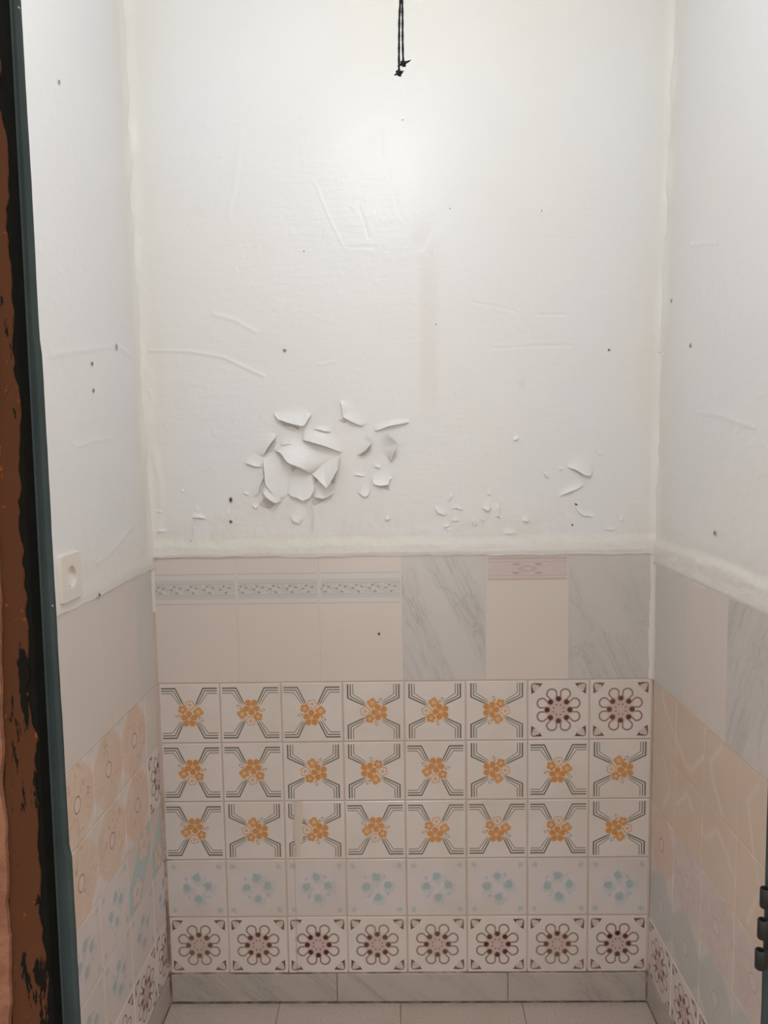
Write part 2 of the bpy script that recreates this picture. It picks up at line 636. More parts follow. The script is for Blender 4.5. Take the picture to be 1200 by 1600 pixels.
M['cord'] = material('cord_black', lambda: cmix(above(E.m('SINE', (sep(position())[2] * 2400.0)), 0.3, 0.5) * 0.5, (0.008, 0.008, 0.014), (0.05, 0.05, 0.07)), 0.8, 0.2)
M['metal_pin'] = material('contact_metal', lambda: (0.45, 0.40, 0.33), 0.35, 0.5, 0.8)


def m_green():
    p = position()
    n = noise(70.0, 4, 0.7, p)
    col = cmix(above(noise(12.0, 3, 0.6, p), 0.5, 0.2), (0.036, 0.050, 0.052), (0.026, 0.037, 0.038))
    col = cmix(above(n, 0.70, 0.02) * 0.8, col, (0.45, 0.42, 0.42))
    return col, (n, 0.0006)


def m_rust():
    p = position()
    x, y, z = sep(p)
    q = comb(x * 60.0, z * 14.0, y * 40.0)
    n = noise(1.0, 5, 0.65, q)
    n2 = noise(60.0, 4, 0.7, p)
    col = cmix(noise(4.0, 3, 0.5, p), (0.050, 0.019, 0.009), (0.075, 0.030, 0.015))
    col = cmix(above(n, 0.60, 0.015), col, (0.006, 0.006, 0.005))
    col = cmix(above(n2, 0.66, 0.02) * 0.7, col, (0.20, 0.045, 0.01))
    return col, (n + n2 * 0.3, 0.0015)


def m_corridor():
    p = position()
    n = noise(40.0, 5, 0.7, p)
    col = cmix(above(n, 0.5, 0.1), (0.15, 0.066, 0.042), (0.20, 0.095, 0.06))
    return cmix(above(noise(14.0, 4, 0.7, p), 0.62, 0.03), col, (0.20, 0.035, 0.008)), (n, 0.002)


M['green'] = material('green_frame_paint', m_green, 0.6, 0.12)
M['rebate_shade'] = material('shaded_rebate_green', lambda: cmix(noise(60.0, 3, 0.6, position()), (0.004, 0.004, 0.0035), (0.009, 0.009, 0.008)), 0.9, 0.03)  # green paint of the rebate, its shade put into the colour as near black
M['rust'] = material('rusty_brown_paint', m_rust, 0.85, 0.05)
M['corridor'] = material('corridor_paint', m_corridor, 0.9, 0.05)
M['black_iron'] = material('blackened_iron', lambda: cmix(noise(80.0, 3, 0.6, position()), (0.010, 0.011, 0.010), (0.022, 0.022, 0.020)), 0.5, 0.2)
M['ceiling'] = material('ceiling_paint', lambda: cmix(noise(3.0, 3, 0.5, position()), (0.78, 0.77, 0.74), (0.80, 0.79, 0.77)), 0.6)

# ------------------------------------------------------------------ room shell
# each wall is a slab of grouted masonry behind the tiles and the paint coat
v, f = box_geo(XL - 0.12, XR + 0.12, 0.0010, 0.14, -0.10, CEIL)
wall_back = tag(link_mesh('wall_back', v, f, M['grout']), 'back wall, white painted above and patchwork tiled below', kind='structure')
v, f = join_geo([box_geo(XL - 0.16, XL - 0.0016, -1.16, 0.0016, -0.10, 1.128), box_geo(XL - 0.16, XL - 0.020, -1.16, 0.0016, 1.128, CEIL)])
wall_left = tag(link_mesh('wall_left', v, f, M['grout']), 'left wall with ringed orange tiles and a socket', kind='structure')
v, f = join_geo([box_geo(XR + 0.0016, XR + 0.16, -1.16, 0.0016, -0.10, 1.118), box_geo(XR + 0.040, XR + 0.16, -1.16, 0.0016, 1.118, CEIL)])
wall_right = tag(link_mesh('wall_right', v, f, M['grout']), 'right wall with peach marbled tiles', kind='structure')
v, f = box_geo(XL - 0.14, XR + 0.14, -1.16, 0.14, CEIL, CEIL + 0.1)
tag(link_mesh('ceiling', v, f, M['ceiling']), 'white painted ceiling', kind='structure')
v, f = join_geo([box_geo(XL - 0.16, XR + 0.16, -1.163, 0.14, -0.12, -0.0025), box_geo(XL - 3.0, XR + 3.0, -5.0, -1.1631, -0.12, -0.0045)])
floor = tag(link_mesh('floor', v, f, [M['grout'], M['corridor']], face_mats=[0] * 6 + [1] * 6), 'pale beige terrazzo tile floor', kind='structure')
# front wall around the doorway: two piers and a lintel
def frame_wall(y0, y1):
    return [box_geo(XL - 0.50, -0.368, y0, y1, -0.10, CEIL + 0.1), box_geo(0.368, XR + 0.50, y0, y1, -0.10, CEIL + 0.1),
            box_geo(-0.368, 0.368, y0, y1, 2.12, CEIL + 0.1)]


outer, inner = frame_wall(-1.156, -1.12), frame_wall(-1.1199, -1.06)
v, f = join_geo(outer + inner)
tag(link_mesh('wall_front', v, f, [M['corridor'], M['ceiling']], face_mats=[0] * 18 + [1] * 18), 'rendered wall around the doorway, white inside', kind='structure')


# ------------------------------------------------------------------ tiles
_tile_cache = {}
BEV = 0.0012
TH = 0.007


def tile_mesh(mat, w, h, rot=0, u0=0.0, u1=1.0, v0=0.0, v1=1.0, seed=0):
    """a tile centred on the origin, face at y=-TH/2 towards -Y, bevelled and slightly uneven edge; print turned by rot quarter turns"""
    key = (mat, round(w, 4), round(h, 4), rot, u0, u1, v0, v1, seed)
    if key in _tile_cache: return _tile_cache[key]
    r = random.Random(hash((round(w, 4), round(h, 4), seed)) & 0xffff)
    BEV = 0.0012 if h < 0.2 else 0.0004
    def ring(dx, y, jit=0.0):
        pts = []
        c = [(-w / 2 + dx, -h / 2 + dx), (w / 2 - dx, -h / 2 + dx), (w / 2 - dx, h / 2 - dx), (-w / 2 + dx, h / 2 - dx)]
        for k in range(4):
            a, b = c[k], c[(k + 1) % 4]
            pts.append((a[0], y, a[1]))
        return pts
    V = ring(0, TH / 2) + ring(0, -TH / 2 + BEV) + ring(BEV, -TH / 2)
    F = [(3, 2, 1, 0)]
    for s in (0, 4):
        for k in range(4):
            F.append((s + k, s + (k + 1) % 4, s + 4 + (k + 1) % 4, s + 4 + k))
    F.append((8, 9, 10, 11))
    F = [tuple(reversed(q)) if False else q for q in F]
    me = bpy.data.meshes.new('tile')
    me.from_pydata(V, [], F)
    me.materials.append(M[mat])
    lay = me.uv_layers.new(name='UVMap')
    for l in me.loops:
        x, y, z = V[l.vertex_index]
        a, b = x / w + 0.5, z / h + 0.5
        a = u0 + (u1 - u0) * a
        b = v0 + (v1 - v0) * b
        for _ in range(rot % 4):
            a, b = 1 - b, a          # quarter turn
        lay.data[l.index].uv = (a, b)
    me.update()
    _tile_cache[key] = me
    return me


WALL_ROT = {'back': 0.0, 'left': math.pi / 2, 'right': -math.pi / 2, 'floor': 0}


def put_tile(wall, mat, s0, s1, z0, z1, rot=0, name='tile', label=None, gap=0.0036, uvr=(0, 1, 0, 1), parent=None, lift=None):
    """s = distance along the wall in metres: x on the back wall, distance from the back corner on the side walls"""
    w, h = s1 - s0 - gap, z1 - z0 - gap
    me = tile_mesh(mat, w, h, rot, *uvr)
    sc, zc = (s0 + s1) / 2, (z0 + z1) / 2
    d = (random.uniform(-0.00035, 0.00035) if lift is None else lift)
    j = random.uniform(-0.0004, 0.0004)
    tilt = random.uniform(-0.0012, 0.0012)
    if wall == 'back':
        o = link_obj(name, me, parent or wall_back)
        o.location = (sc + j, TH / 2 + d, zc + j * 0.6)
        o.rotation_euler = (random.uniform(-.0016, .0016), tilt * 1.5, random.uniform(-.0016, .0016))
    elif wall == 'left':
        o = link_obj(name, me, parent or wall_left)
        o.location = (XL - TH / 2 - d, -sc + j, zc)
        o.rotation_euler = (tilt, 0, math.pi / 2)
    else:
        o = link_obj(name, me, parent or wall_right)
        o.location = (XR + TH / 2 + d, -sc + j, zc)
        o.rotation_euler = (tilt, 0, -math.pi / 2)
    if label: o['label'] = label
    return o


LAB = {'orange': 'white tile printed with an orange flower bouquet and green lines',
       'maroon': 'white tile printed with a maroon eight-loop rosette',
       'blue': 'pale tile printed with four faded blue roses',
       'ring_orange': 'orange mottled tile with white corners and a thin oval ring',
       'ring_peach': 'peach tile with a thin oval ring',
       'ring_lilac': 'pale lilac mottled tile with a thin oval ring',
       'ring_sky': 'pale sky-blue tile with a thin oval ring',
       'star': 'light blue tile with large pink star flowers',
       'peach_marble': 'peach marbled tile with white veins',
       'plain': 'plain cream tile', 'plain_grey': 'plain warm grey tile',
       'border': 'cream tile with a grey scroll border near its top',
       'border_pink': 'cream tile with a faded pink border near its top',
       'marble': 'pale grey marbled tile'}

# back wall: 5 rows of 8 small tiles. rot: 0 pale flower on top, 1.. turned
# letter = where the pale flower sits: t top, l left, b bottom, r right
ROT = {'t': 0, 'r': 1, 'b': 2, 'l': 3}
ROWS = ['tbtllrMM', 'bblrbrtl', 'bllbtttr']
X0 = XL + 0.0035
CW = (XR - XL - 0.0045) / 8


def colx(c, r):
    return X0 + c * CW


for r in range(5):
    z1 = ZT - r * PITCH
    z0 = z1 - PITCH
    for c in range(8):
        k = ROWS[r][c] if r < 3 else ('B' if r == 3 else 'M')
        mat = {'B': 'blue', 'M': 'maroon'}.get(k, 'orange')
        rot = ROT.get(k, 0)
        x0, x1 = colx(c, r), colx(c + 1, r)
        if c == 2 and r >= 2:
            # this column is made of a sliver and a trimmed tile
            cut = x0 + 0.022
            me_uv = (0.0, 0.145, 0, 1)
            put_tile('back', mat, x0, cut, z0, z1, rot, label=LAB[mat], gap=0.0028, uvr=me_uv)
            put_tile('back', mat, cut - 0.0018, x1, z0, z1, rot, label=LAB[mat], gap=0.0028, uvr=(0.13, 1.0, 0, 1))
        else:
            put_tile('back', mat, x0, x1, z0, z1, rot, label=LAB[mat])
# cream filler smeared over the cut column
a = wb(459, 1251); b = wb(474, 1338)
V = []; n = 14
for i in range(n):
    t = i / (n - 1)
    z = a[1] + (b[1] - a[1]) * t
    xa = a[0] + 0.002 * math.sin(t * 9) - 0.0015 * random.random()
    xb = b[0] + 0.0015 * math.sin(t * 7 + 1) - (0.006 if t > .75 else 0) + 0.001 * random.random()
    V += [(xa, -0.0004, z), (xa + 0.002, -0.0013, z), (xb - 0.002, -0.0013, z), (xb, -0.0004, z)]
F = [(i * 4 + k, (i + 1) * 4 + k, (i + 1) * 4 + k + 1, i * 4 + k + 1) for i in range(n - 1) for k in range(3)]
tag(link_mesh('filler_patch', V, F, M['filler'], wall_back, True), 'cream filler smeared down a cut tile')

# six tall tiles of the back wall
tw = (XR - XL - 0.006) / 6
for i, mat in enumerate(('border', 'border', 'border', 'marble', 'border_pink', 'marble')):
    x0 = XL + 0.003 + i * tw
    put_tile('back', mat, x0, x0 + tw, ZT + 0.001, ZU, 0, label=LAB[mat], gap=0.0014, lift=-0.0002)

# pale filler in the joints of the tall tiles
for nm, g, par in (('back', box_geo(XL, XR, 0.0007, 0.0014, ZT + 0.001, 1.150), wall_back), ('left', box_geo(XL - 0.0016, XL - 0.0007, -1.05, 0.0, ZT + 0.001, 1.13), wall_left),
                   ('right', box_geo(XR + 0.0007, XR + 0.0016, -1.05, 0.0, ZT + 0.001, 1.12), wall_right)):
    tag(link_mesh('joint_filler', g[0], g[1], M['plain'], par), 'pale filler in the joints between the tall tiles')

# left wall: column 0 is a 9 cm strip
LS = [0.004, 0.0913] + [0.0913 + PITCH * k for k in range(1, 8)]
LGRID = [['plain', 'ring_orange', 'ring_orange', 'ring_orange'],
         ['maroon', 'ring_orange', 'ring_orange', 'ring_orange'],
         ['star', 'star', 'blue', 'blue'],
         ['blue', 'blue', 'blue', 'blue'],
         ['maroon', 'maroon', 'maroon', 'maroon']]
for r in range(5):
    z1 = ZT - r * PITCH
    for c in range(7):
        mat = LGRID[r][min(c, 3)]
        uvr = (0.40, 1.0, 0, 1) if c == 0 else (0, 1, 0, 1)
        # on the left wall the tile's own +x runs towards the back corner's far side
        put_tile('left', mat, LS[c], LS[c + 1], z1 - PITCH, z1, 0, label=LAB[mat],
                 gap=0.0022, uvr=((0.0, 0.6, 0, 1) if c == 0 else (0, 1, 0, 1)))
ls = [0.004, 0.124, 0.326, 0.528, 0.730, 0.932, 1.10]
for i in range(6):
    mat = ('plain_grey', 'plain', 'plain', 'plain', 'plain', 'plain')[i]
    put_tile('left', mat, ls[i], ls[i + 1], ZT + 0.001, ZU - 0.02, 0, label=LAB[mat], gap=0.0005, lift=-0.0002)
# right wall
RS = [0.004 + 0.0, 0.1563] + [0.1563 + PITCH * k for k in range(1, 7)]
RGRID = [['peach_marble'] * 4, ['peach_marble'] * 4,
         ['ring_peach', 'ring_lilac', 'ring_lilac', 'ring_lilac'],
         ['ring_sky', 'ring_sky', 'ring_sky', 'ring_sky'],
         ['maroon'] * 4]
for r in range(5):
    z1 = ZT - r * PITCH
    for c in range(7):
        mat = RGRID[r][min(c, 3)]
        put_tile('right', mat, RS[c], RS[c + 1], z1 - PITCH, z1, 0, label=LAB[mat], gap=0.0018)
rs = [0.004, 0.199, 0.400, 0.602, 0.804, 1.006, 1.10]
for i in range(6):
    mat = ('plain_grey', 'plain', 'marble', 'plain', 'plain', 'plain')[i]
    put_tile('right', mat, rs[i], rs[i + 1], ZT + 0.001, ZU - 0.025, 0, label=LAB[mat], gap=0.0005, lift=-0.0002)

# ------------------------------------------------------------------ baseboards (marble pieces) and floor tiles
ZB = ZT - 5 * PITCH


def slab(name, x0, x1, y0, y1, z0, z1, mat, parent, bev=0.001):
    v = [(x0, y0, z0), (x1, y0, z0), (x1, y1, z0), (x0, y1, z0), (x0, y0, z1), (x1, y0, z1), (x1, y1, z1), (x0, y1, z1)]
    cx, cy, cz = (x0 + x1) / 2, (y0 + y1) / 2, (z0 + z1) / 2
    bm = bmesh.new()
    bmesh.ops.create_cube(bm, size=1.0, matrix=Matrix.Diagonal((x1 - x0, y1 - y0, z1 - z0, 1)))
    bmesh.ops.bevel(bm, geom=bm.edges[:], offset=bev, segments=1, affect='EDGES')
    me = bpy.data.meshes.new(name)
    bm.to_mesh(me)
    bm.free()
    me.materials.append(M[mat])
    o = link_obj(name, me, parent)
    o.location = (cx, cy, cz)
    return o


bb = tag(bpy.data.objects.new('baseboard_back', None), 'grey marble baseboard along the back wall', kind='structure')
C.objects.link(bb)
for x0, x1, dz in ((XL + 0.005, -0.1818, -0.0008), (-0.1798, 0.2525, 0.0), (0.2547, XR - 0.004, 0.0004)):
    slab('marble_piece', x0, x1, -0.0012, 0.0016, 0.0025 - dz, ZB - 0.0022 + dz, 'baseboard', bb)
bl = tag(bpy.data.objects.new('baseboard_left', None), 'marble baseboard along the left wall', kind='structure')
br = tag(bpy.data.objects.new('baseboard_right', None), 'marble baseboard along the right wall', kind='structure')
C.objects.link(bl); C.objects.link(br)
for k in range(3):
    y1 = -0.004 - k * 0.36
    slab('marble_piece', XL - 0.0016, XL + 0.0012, y1 - 0.358, y1, 0.0015, ZB - 0.0022, 'baseboard', bl)
    slab('marble_piece', XR - 0.0012, XR + 0.0016, y1 - 0.358, y1, 0.0015, ZB - 0.0022, 'baseboard', br)

FP = 0.3085
fx = [XL + 0.002] + [-0.3285 + FP * k for k in range(3)] + [XR - 0.002]
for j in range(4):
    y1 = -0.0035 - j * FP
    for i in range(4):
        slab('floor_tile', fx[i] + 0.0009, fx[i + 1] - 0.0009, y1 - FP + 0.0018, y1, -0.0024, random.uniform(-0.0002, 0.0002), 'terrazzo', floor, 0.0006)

# ------------------------------------------------------------------ plaster and gloss paint as a relief
def grooves(S, Z, lines):
    """lines: (points, half width, depth); a positive depth stands proud"""
    H = np.zeros_like(S)
    for pts, w, dpt in lines:
        best = np.full_like(S, 9.0)
        for (x0, z0), (x1, z1) in zip(pts[:-1], pts[1:]):
            lo = min(x0, x1) - 4 * w; hi = max(x0, x1) + 4 * w
            L2 = (x1 - x0) ** 2 + (z1 - z0) ** 2 + 1e-12
            t = np.clip(((S - x0) * (x1 - x0) + (Z - z0) * (z1 - z0)) / L2, 0, 1)
            d = np.hypot(S - x0 - t * (x1 - x0), Z - z0 - t * (z1 - z0))
            best = np.minimum(best, d)
        H += dpt * np.exp(-(best / w) ** 2)
    return H


def P(*q): return [wb(*p) for p in q]


BACK_LINES = [
    (P((240, 548), (300, 549), (352, 558), (415, 588)), 0.0035, 0.0016),
    (P((340, 492), (370, 500), (402, 518)), 0.005, 0.0012),
    (P((735, 473), (760, 477), (800, 486)), 0.0028, -0.0010),
    (P((835, 492), (880, 492)), 0.0025, -0.0012),
    (P((770, 545), (830, 541), (885, 540)), 0.0028, -0.0008),
    (P((598, 205), (600, 245), (607, 285), (625, 340)), 0.0035, -0.0006),
    (P((556, 315), (568, 345), (575, 372)), 0.003, -0.0005),
    (P((495, 290), (512, 335), (535, 382)), 0.0028, 0.0005),
    (P((688, 290), (676, 340), (655, 388)), 0.008, -0.0012),
    (P((545, 387), (585, 387)), 0.004, -0.0005),
    (P((500, 570), (525, 565)), 0.003, 0.0010),
    (P((380, 205), (372, 280), (360, 340)), 0.006, 0.0008),
    (P((800, 690), (812, 688)), 0.003, 0.0012),
    (P((245, 700), (255, 780), (250, 830)), 0.007, 0.0014),
]


def back_height(X, Z):
    """relief towards the room in metres"""
    h = 0.0014 + 0.0022 * fbm(X * 3.5, Z * 3.0, 3, 2) + 0.00035 * fbm(X * 22, Z * 18, 9, 3) + 0.00010 * fbm(X * 120, Z * 110, 5, 2)
    # flat trowel facets
    h += 0.0004 * sstep(0.0, 0.40, fbm(X * 6 + 3, Z * 16, 21, 2))
    # rough patches near the corners and above the ledge
    low = sstep(1.36, 1.20, Z)
    h += low * 0.0007 * fbm(X * 60, Z * 60, 31, 3)
    dl = X - XL; dr = XR - X
    cor = np.exp(-(dl / 0.020) ** 2) + np.exp(-(dr / 0.014) ** 2)
    lump = 1 + 0.8 * fbm(X * 20, Z * 14, 41, 3)
    h += cor * 0.006 * lump
    h = h + np.exp(-((dl - 0.022) / 0.012) ** 2) * 0.0022 * sstep(-.2, .4, fbm(X * 16, Z * 16, 51, 3)) * sstep(1.75, 1.6, Z)
    h += grooves(X, Z, BACK_LINES)
    return np.maximum(h, 0.0004)


def ledge(Z, s, zb, zt, amp, seed):
    """thick lip of paint and plaster over the top edge of the tiles"""
    zt2 = zt + 0.008 * fbm(s * 18, s * 0 + seed, seed, 3)
    prof = sstep(zt2 + 0.012, zt2 - 0.014, Z)
    edge = sstep(zb - 0.001, zb + 0.010, Z)
    return prof * (0.35 + 0.65 * edge) * amp * (1 + 0.28 * fbm(s * 30, Z * 55, seed + 5, 3))


def relief(name, kind, s0, s1, z0, z1, step, hfun, parent, corner, cream=None, marks=None, mat='paint', label=None, zbot=None, sstep_=None):
    ns = int(round((s1 - s0) / (sstep_ or step))) + 1
    nz = int(round((z1 - z0) / step)) + 1
    s = np.linspace(s0, s1, ns); z = np.linspace(z0, z1, nz)
    S, Z = np.meshgrid(s, z)
    if zbot is not None:         # wobbly lower edge
        zb = zbot(S)
        Z = z1 - (z1 - Z) * (z1 - zb) / (z1 - z0)
    H = hfun(S, Z)
    lean = corner(Z)
    # first row folds back behind the face so the coat has an edge
    if kind == 'back':
        t = (S - XL) / (XR - XL)
        X = S + (1 - t) * lean[0] + t * lean[1]
        V = np.stack([X, -H, Z], -1)
        V0 = V[0].copy(); V0[:, 1] = 0.003
    elif kind == 'left':
        V = np.stack([XL + H + lean[0], -S, Z], -1)
        V0 = V[0].copy(); V0[:, 0] = XL - 0.003
    else:
        V = np.stack([XR - H + lean[1], -S, Z], -1)
        V0 = V[0].copy(); V0[:, 0] = XR + 0.003
    V = np.concatenate([V0[None], V], 0)
    n0, n1 = V.shape[:2]
    I = np.arange(n0 * n1).reshape(n0, n1)
    q = np.stack([I[:-1, :-1], I[:-1, 1:], I[1:, 1:], I[1:, :-1]], -1).reshape(-1, 4)
    if kind == 'left':
        q = q[:, ::-1]
    me = bpy.data.meshes.new(name)
    me.vertices.add(n0 * n1); me.vertices.foreach_set('co', V.astype(np.float32).ravel())
    me.loops.add(q.size); me.loops.foreach_set('vertex_index', q.astype(np.int32).ravel())
    me.polygons.add(len(q))
    me.polygons.foreach_set('loop_start', np.arange(0, q.size, 4, dtype=np.int32))
    me.polygons.foreach_set('use_smooth', np.ones(len(q), dtype=bool))
    me.materials.append(M[mat])
    for nm, fn in (('cream', cream), ('marks', marks)):
        a = np.zeros_like(S) if fn is None else fn(S, Z)
        a = np.concatenate([a[:1], a], 0)
        at = me.attributes.new(nm, 'FLOAT', 'POINT')
        at.data.foreach_set('value', a.astype(np.float32).ravel())
    me.update()
    e = 0.002
    hs = (hfun(S + e, Z) - hfun(S - e, Z)) / (2 * e)
    hz_ = (hfun(S, Z + e) - hfun(S, Z - e)) / (2 * e)
    one = np.ones_like(S)
    if kind == 'back':
        N = np.stack([-hs, -one, -hz_], -1)
    elif kind == 'left':
        N = np.stack([one, hs, -hz_], -1)
    else:
        N = np.stack([-one, hs, -hz_], -1)
    N /= np.linalg.norm(N, axis=-1, keepdims=True)
    N = np.concatenate([N[:1], N], 0).reshape(-1, 3)
    me.normals_split_custom_set_from_vertices([tuple(v) for v in N.tolist()])
    o = link_obj(name, me, parent)
    if label: o['label'] = label
    return o


def lean_of(Z):
    zz = [0.8, 1.19, 1.57, 2.0, 2.45, 2.8]
    return np.interp(Z, zz, [0, -0.000, -0.008, -0.0115, -0.0125, -0.013]), np.interp(Z, zz, [0, 0.004, 0.009, 0.019, 0.029, 0.032])


def cream_back(X, Z):
    dl = X - XL; dr = XR - X
    a = np.exp(-(dl / 0.055) ** 2) + np.exp(-(dr / 0.05) ** 2)
    a = a + sstep(1.21, 1.19, Z) * 0.9 + 0.55 * sstep(2.15, 2.40, Z) + 0.8 * (fbm(X * 3, Z * 3, 77, 2))
    return np.clip(a, 0, 1)


def marks_back(X, Z):
    # faint yellow vertical stripe
    xc = wb(668, 500)[0]
    a = np.exp(-((X - xc) / 0.022) ** 4) * sstep(1.44, 1.58, Z) * sstep(1.98, 1.80, Z) * 0.22
    # grey scuffs
    for px, py, w, hgt, k in ((650, 370, 0.012, 0.02, .15), (188, 545, .01, .015, .2), (318, 332, 0.02, 0.012, .12), (812, 600, 0.008, 0.01, .25)):
        q = wb(px, py)
        a = a + k * np.exp(-((X - q[0]) / w) ** 2 - ((Z - q[1]) / hgt) ** 2)
    a += 0.10 * sstep(1.32, 1.2, Z) * sstep(0, .4, fbm(X * 14, Z * 14, 88, 3))
    return np.clip(a, 0, 1)


ZLB = 1.200


def hb(X, Z):
    return back_height(X, Z) + ledge(Z, X, 1.15, 1.186, 0.0032, 61)


relief('plaster', 'back', XL - 0.004, XR + 0.004, ZLB, CEIL, 0.0035, hb, wall_back, lean_of, cream_back, marks_back, label='glossy white paint over uneven plaster')
relief('plaster_ledge', 'back', XL - 0.004, XR + 0.004, 1.150, ZLB, 0.0025, hb, wall_back, lean_of, cream_back, marks_back,
       label='thick lumpy cream lip of plaster over the tile edge', zbot=lambda S: 1.150 + 0.0035 * fbm(S * 22, S * 0, 63, 4) + 0.006 * S * -1, sstep_=0.0035)


def side_h(seed, zb, zt, amp):
    def fn(S, Z):
        h = 0.0014 + 0.0022 * fbm(S * 3.5, Z * 3, seed, 2) + 0.0004 * fbm(S * 22, Z * 18, seed + 1, 3) + 0.0001 * fbm(S * 120, Z * 110, seed + 2, 2)
        cor = np.exp(-(S / 0.018) ** 2)
        h += cor * 0.006 * (1 + 1.5 * fbm(S * 20, Z * 14, seed + 9, 3))
        h += sstep(1.62, 1.5, Z) * 0.0005 * sstep(0.0, 0.3, fbm(S * 12, Z * 18, seed + 14, 3))
        h += ledge(Z, S, zb, zt, amp, seed + 20)
        if seed == 200:
            h += grooves(S, Z, [([(-wside(*q, XR)[0], wside(*q, XR)[1]) for q in ((1085, 645), (1120, 648), (1145, 659), (1175, 668))], 0.0050, 0.0010),
                                ([(-wside(*q, XR)[0], wside(*q, XR)[1]) for q in ((1070, 382), (1110, 380))], 0.003, 0.0012)])
        else:
            h += grooves(S, Z, [([(-wside(*q, XL)[0], wside(*q, XL)[1]) for q in ((85, 555), (130, 548), (190, 540), (215, 560))], 0.006, 0.0009),
                                ([(-wside(*q, XL)[0], wside(*q, XL)[1]) for q in ((112, 690), (125, 698), (145, 690), (180, 684))], 0.004, 0.0008),
                                ([(-wside(*q, XL)[0], wside(*q, XL)[1]) for q in ((150, 880), (175, 860), (205, 825))], 0.005, 0.0009)])
        return np.maximum(h, 0.0004)
    return fn


def cream_side(S, Z):
    return np.clip(np.exp(-(S / 0.07) ** 2) + sstep(1.22, 1.19, Z) * 0.8 + 0.4 * fbm(S * 3, Z * 3, 79, 2), 0, 1)


relief('plaster', 'left', 0.0, 1.12, 1.124, CEIL, 0.005, side_h(100, 1.13, 1.16, 0.0012), wall_left, lean_of, cream_side, None,
       label='glossy white paint on the left wall', zbot=lambda S: 1.126 + 0.004 * fbm(S * 12, S * 0, 64, 4))
hr = side_h(200, 1.12, 1.178, 0.0045)
relief('plaster', 'right', 0.0, 1.12, ZLB, CEIL, 0.005, hr, wall_right, lean_of, cream_side, None, label='glossy white paint on the right wall')
relief('plaster_ledge', 'right', 0.0, 1.12, 1.118, ZLB, 0.003, hr, wall_right, lean_of, cream_side, None,
       label='thick cream lip of plaster on the right wall', zbot=lambda S: 1.120 + 0.004 * fbm(S * 12, S * 0, 65, 4), sstep_=0.005)


def bead(name, X, sgn, z0, z1, r, mat, label):
    """uneven bead of grout/paint in the vertical corner between tall tiles"""
    n = 60; k = 6
    V = []
    for i in range(n + 1):
        z = z0 + (z1 - z0) * i / n
        rr = r * (1 + 0.35 * float(fbm(np.array(z * 40.0), np.array(3.0), 5, 2)))
        for j in range(k):
            t = j / (k - 1)
            # concave fillet from the back wall to the side wall
            V.append((X + sgn * rr * (1 - math.sin(t * math.pi / 2)), -rr * (1 - math.cos(t * math.pi / 2)), z))
    F = [(i * k + j, i * k + j + 1, (i + 1) * k + j + 1, (i + 1) * k + j) for i in range(n) for j in range(k - 1)]
    o = link_mesh(name, V, F, M[mat], wall_back, True)
    o['label'] = label
    return o


bead('corner_bead', XR, -1, ZT, 1.16, 0.012, 'bead', 'whitish bead of grout in the right corner')
bead('corner_bead', XL, 1, 1.02, 1.16, 0.007, 'bead', 'whitish grout high in the left corner')
bead('corner_bead', XL, 1, ZT, 1.02, 0.005, 'grout', 'brownish grout in the left corner')
bead('corner_bead', XL, 1, 0.0, ZT, 0.007, 'grout', 'dirty grout in the left corner')
bead('corner_bead', XR, -1, 0.0, ZT, 0.004, 'grout', 'thin grout in the right corner')


# ------------------------------------------------------------------ peeling paint
def catmull(pts, n):
    p = np.array(pts, dtype=float)
    d = np.r_[0, np.cumsum(np.hypot(*np.diff(p, axis=0).T))]
    t = np.linspace(0, d[-1], n)
    return np.stack([np.interp(t, d, p[:, 0]), np.interp(t, d, p[:, 1])], 1)


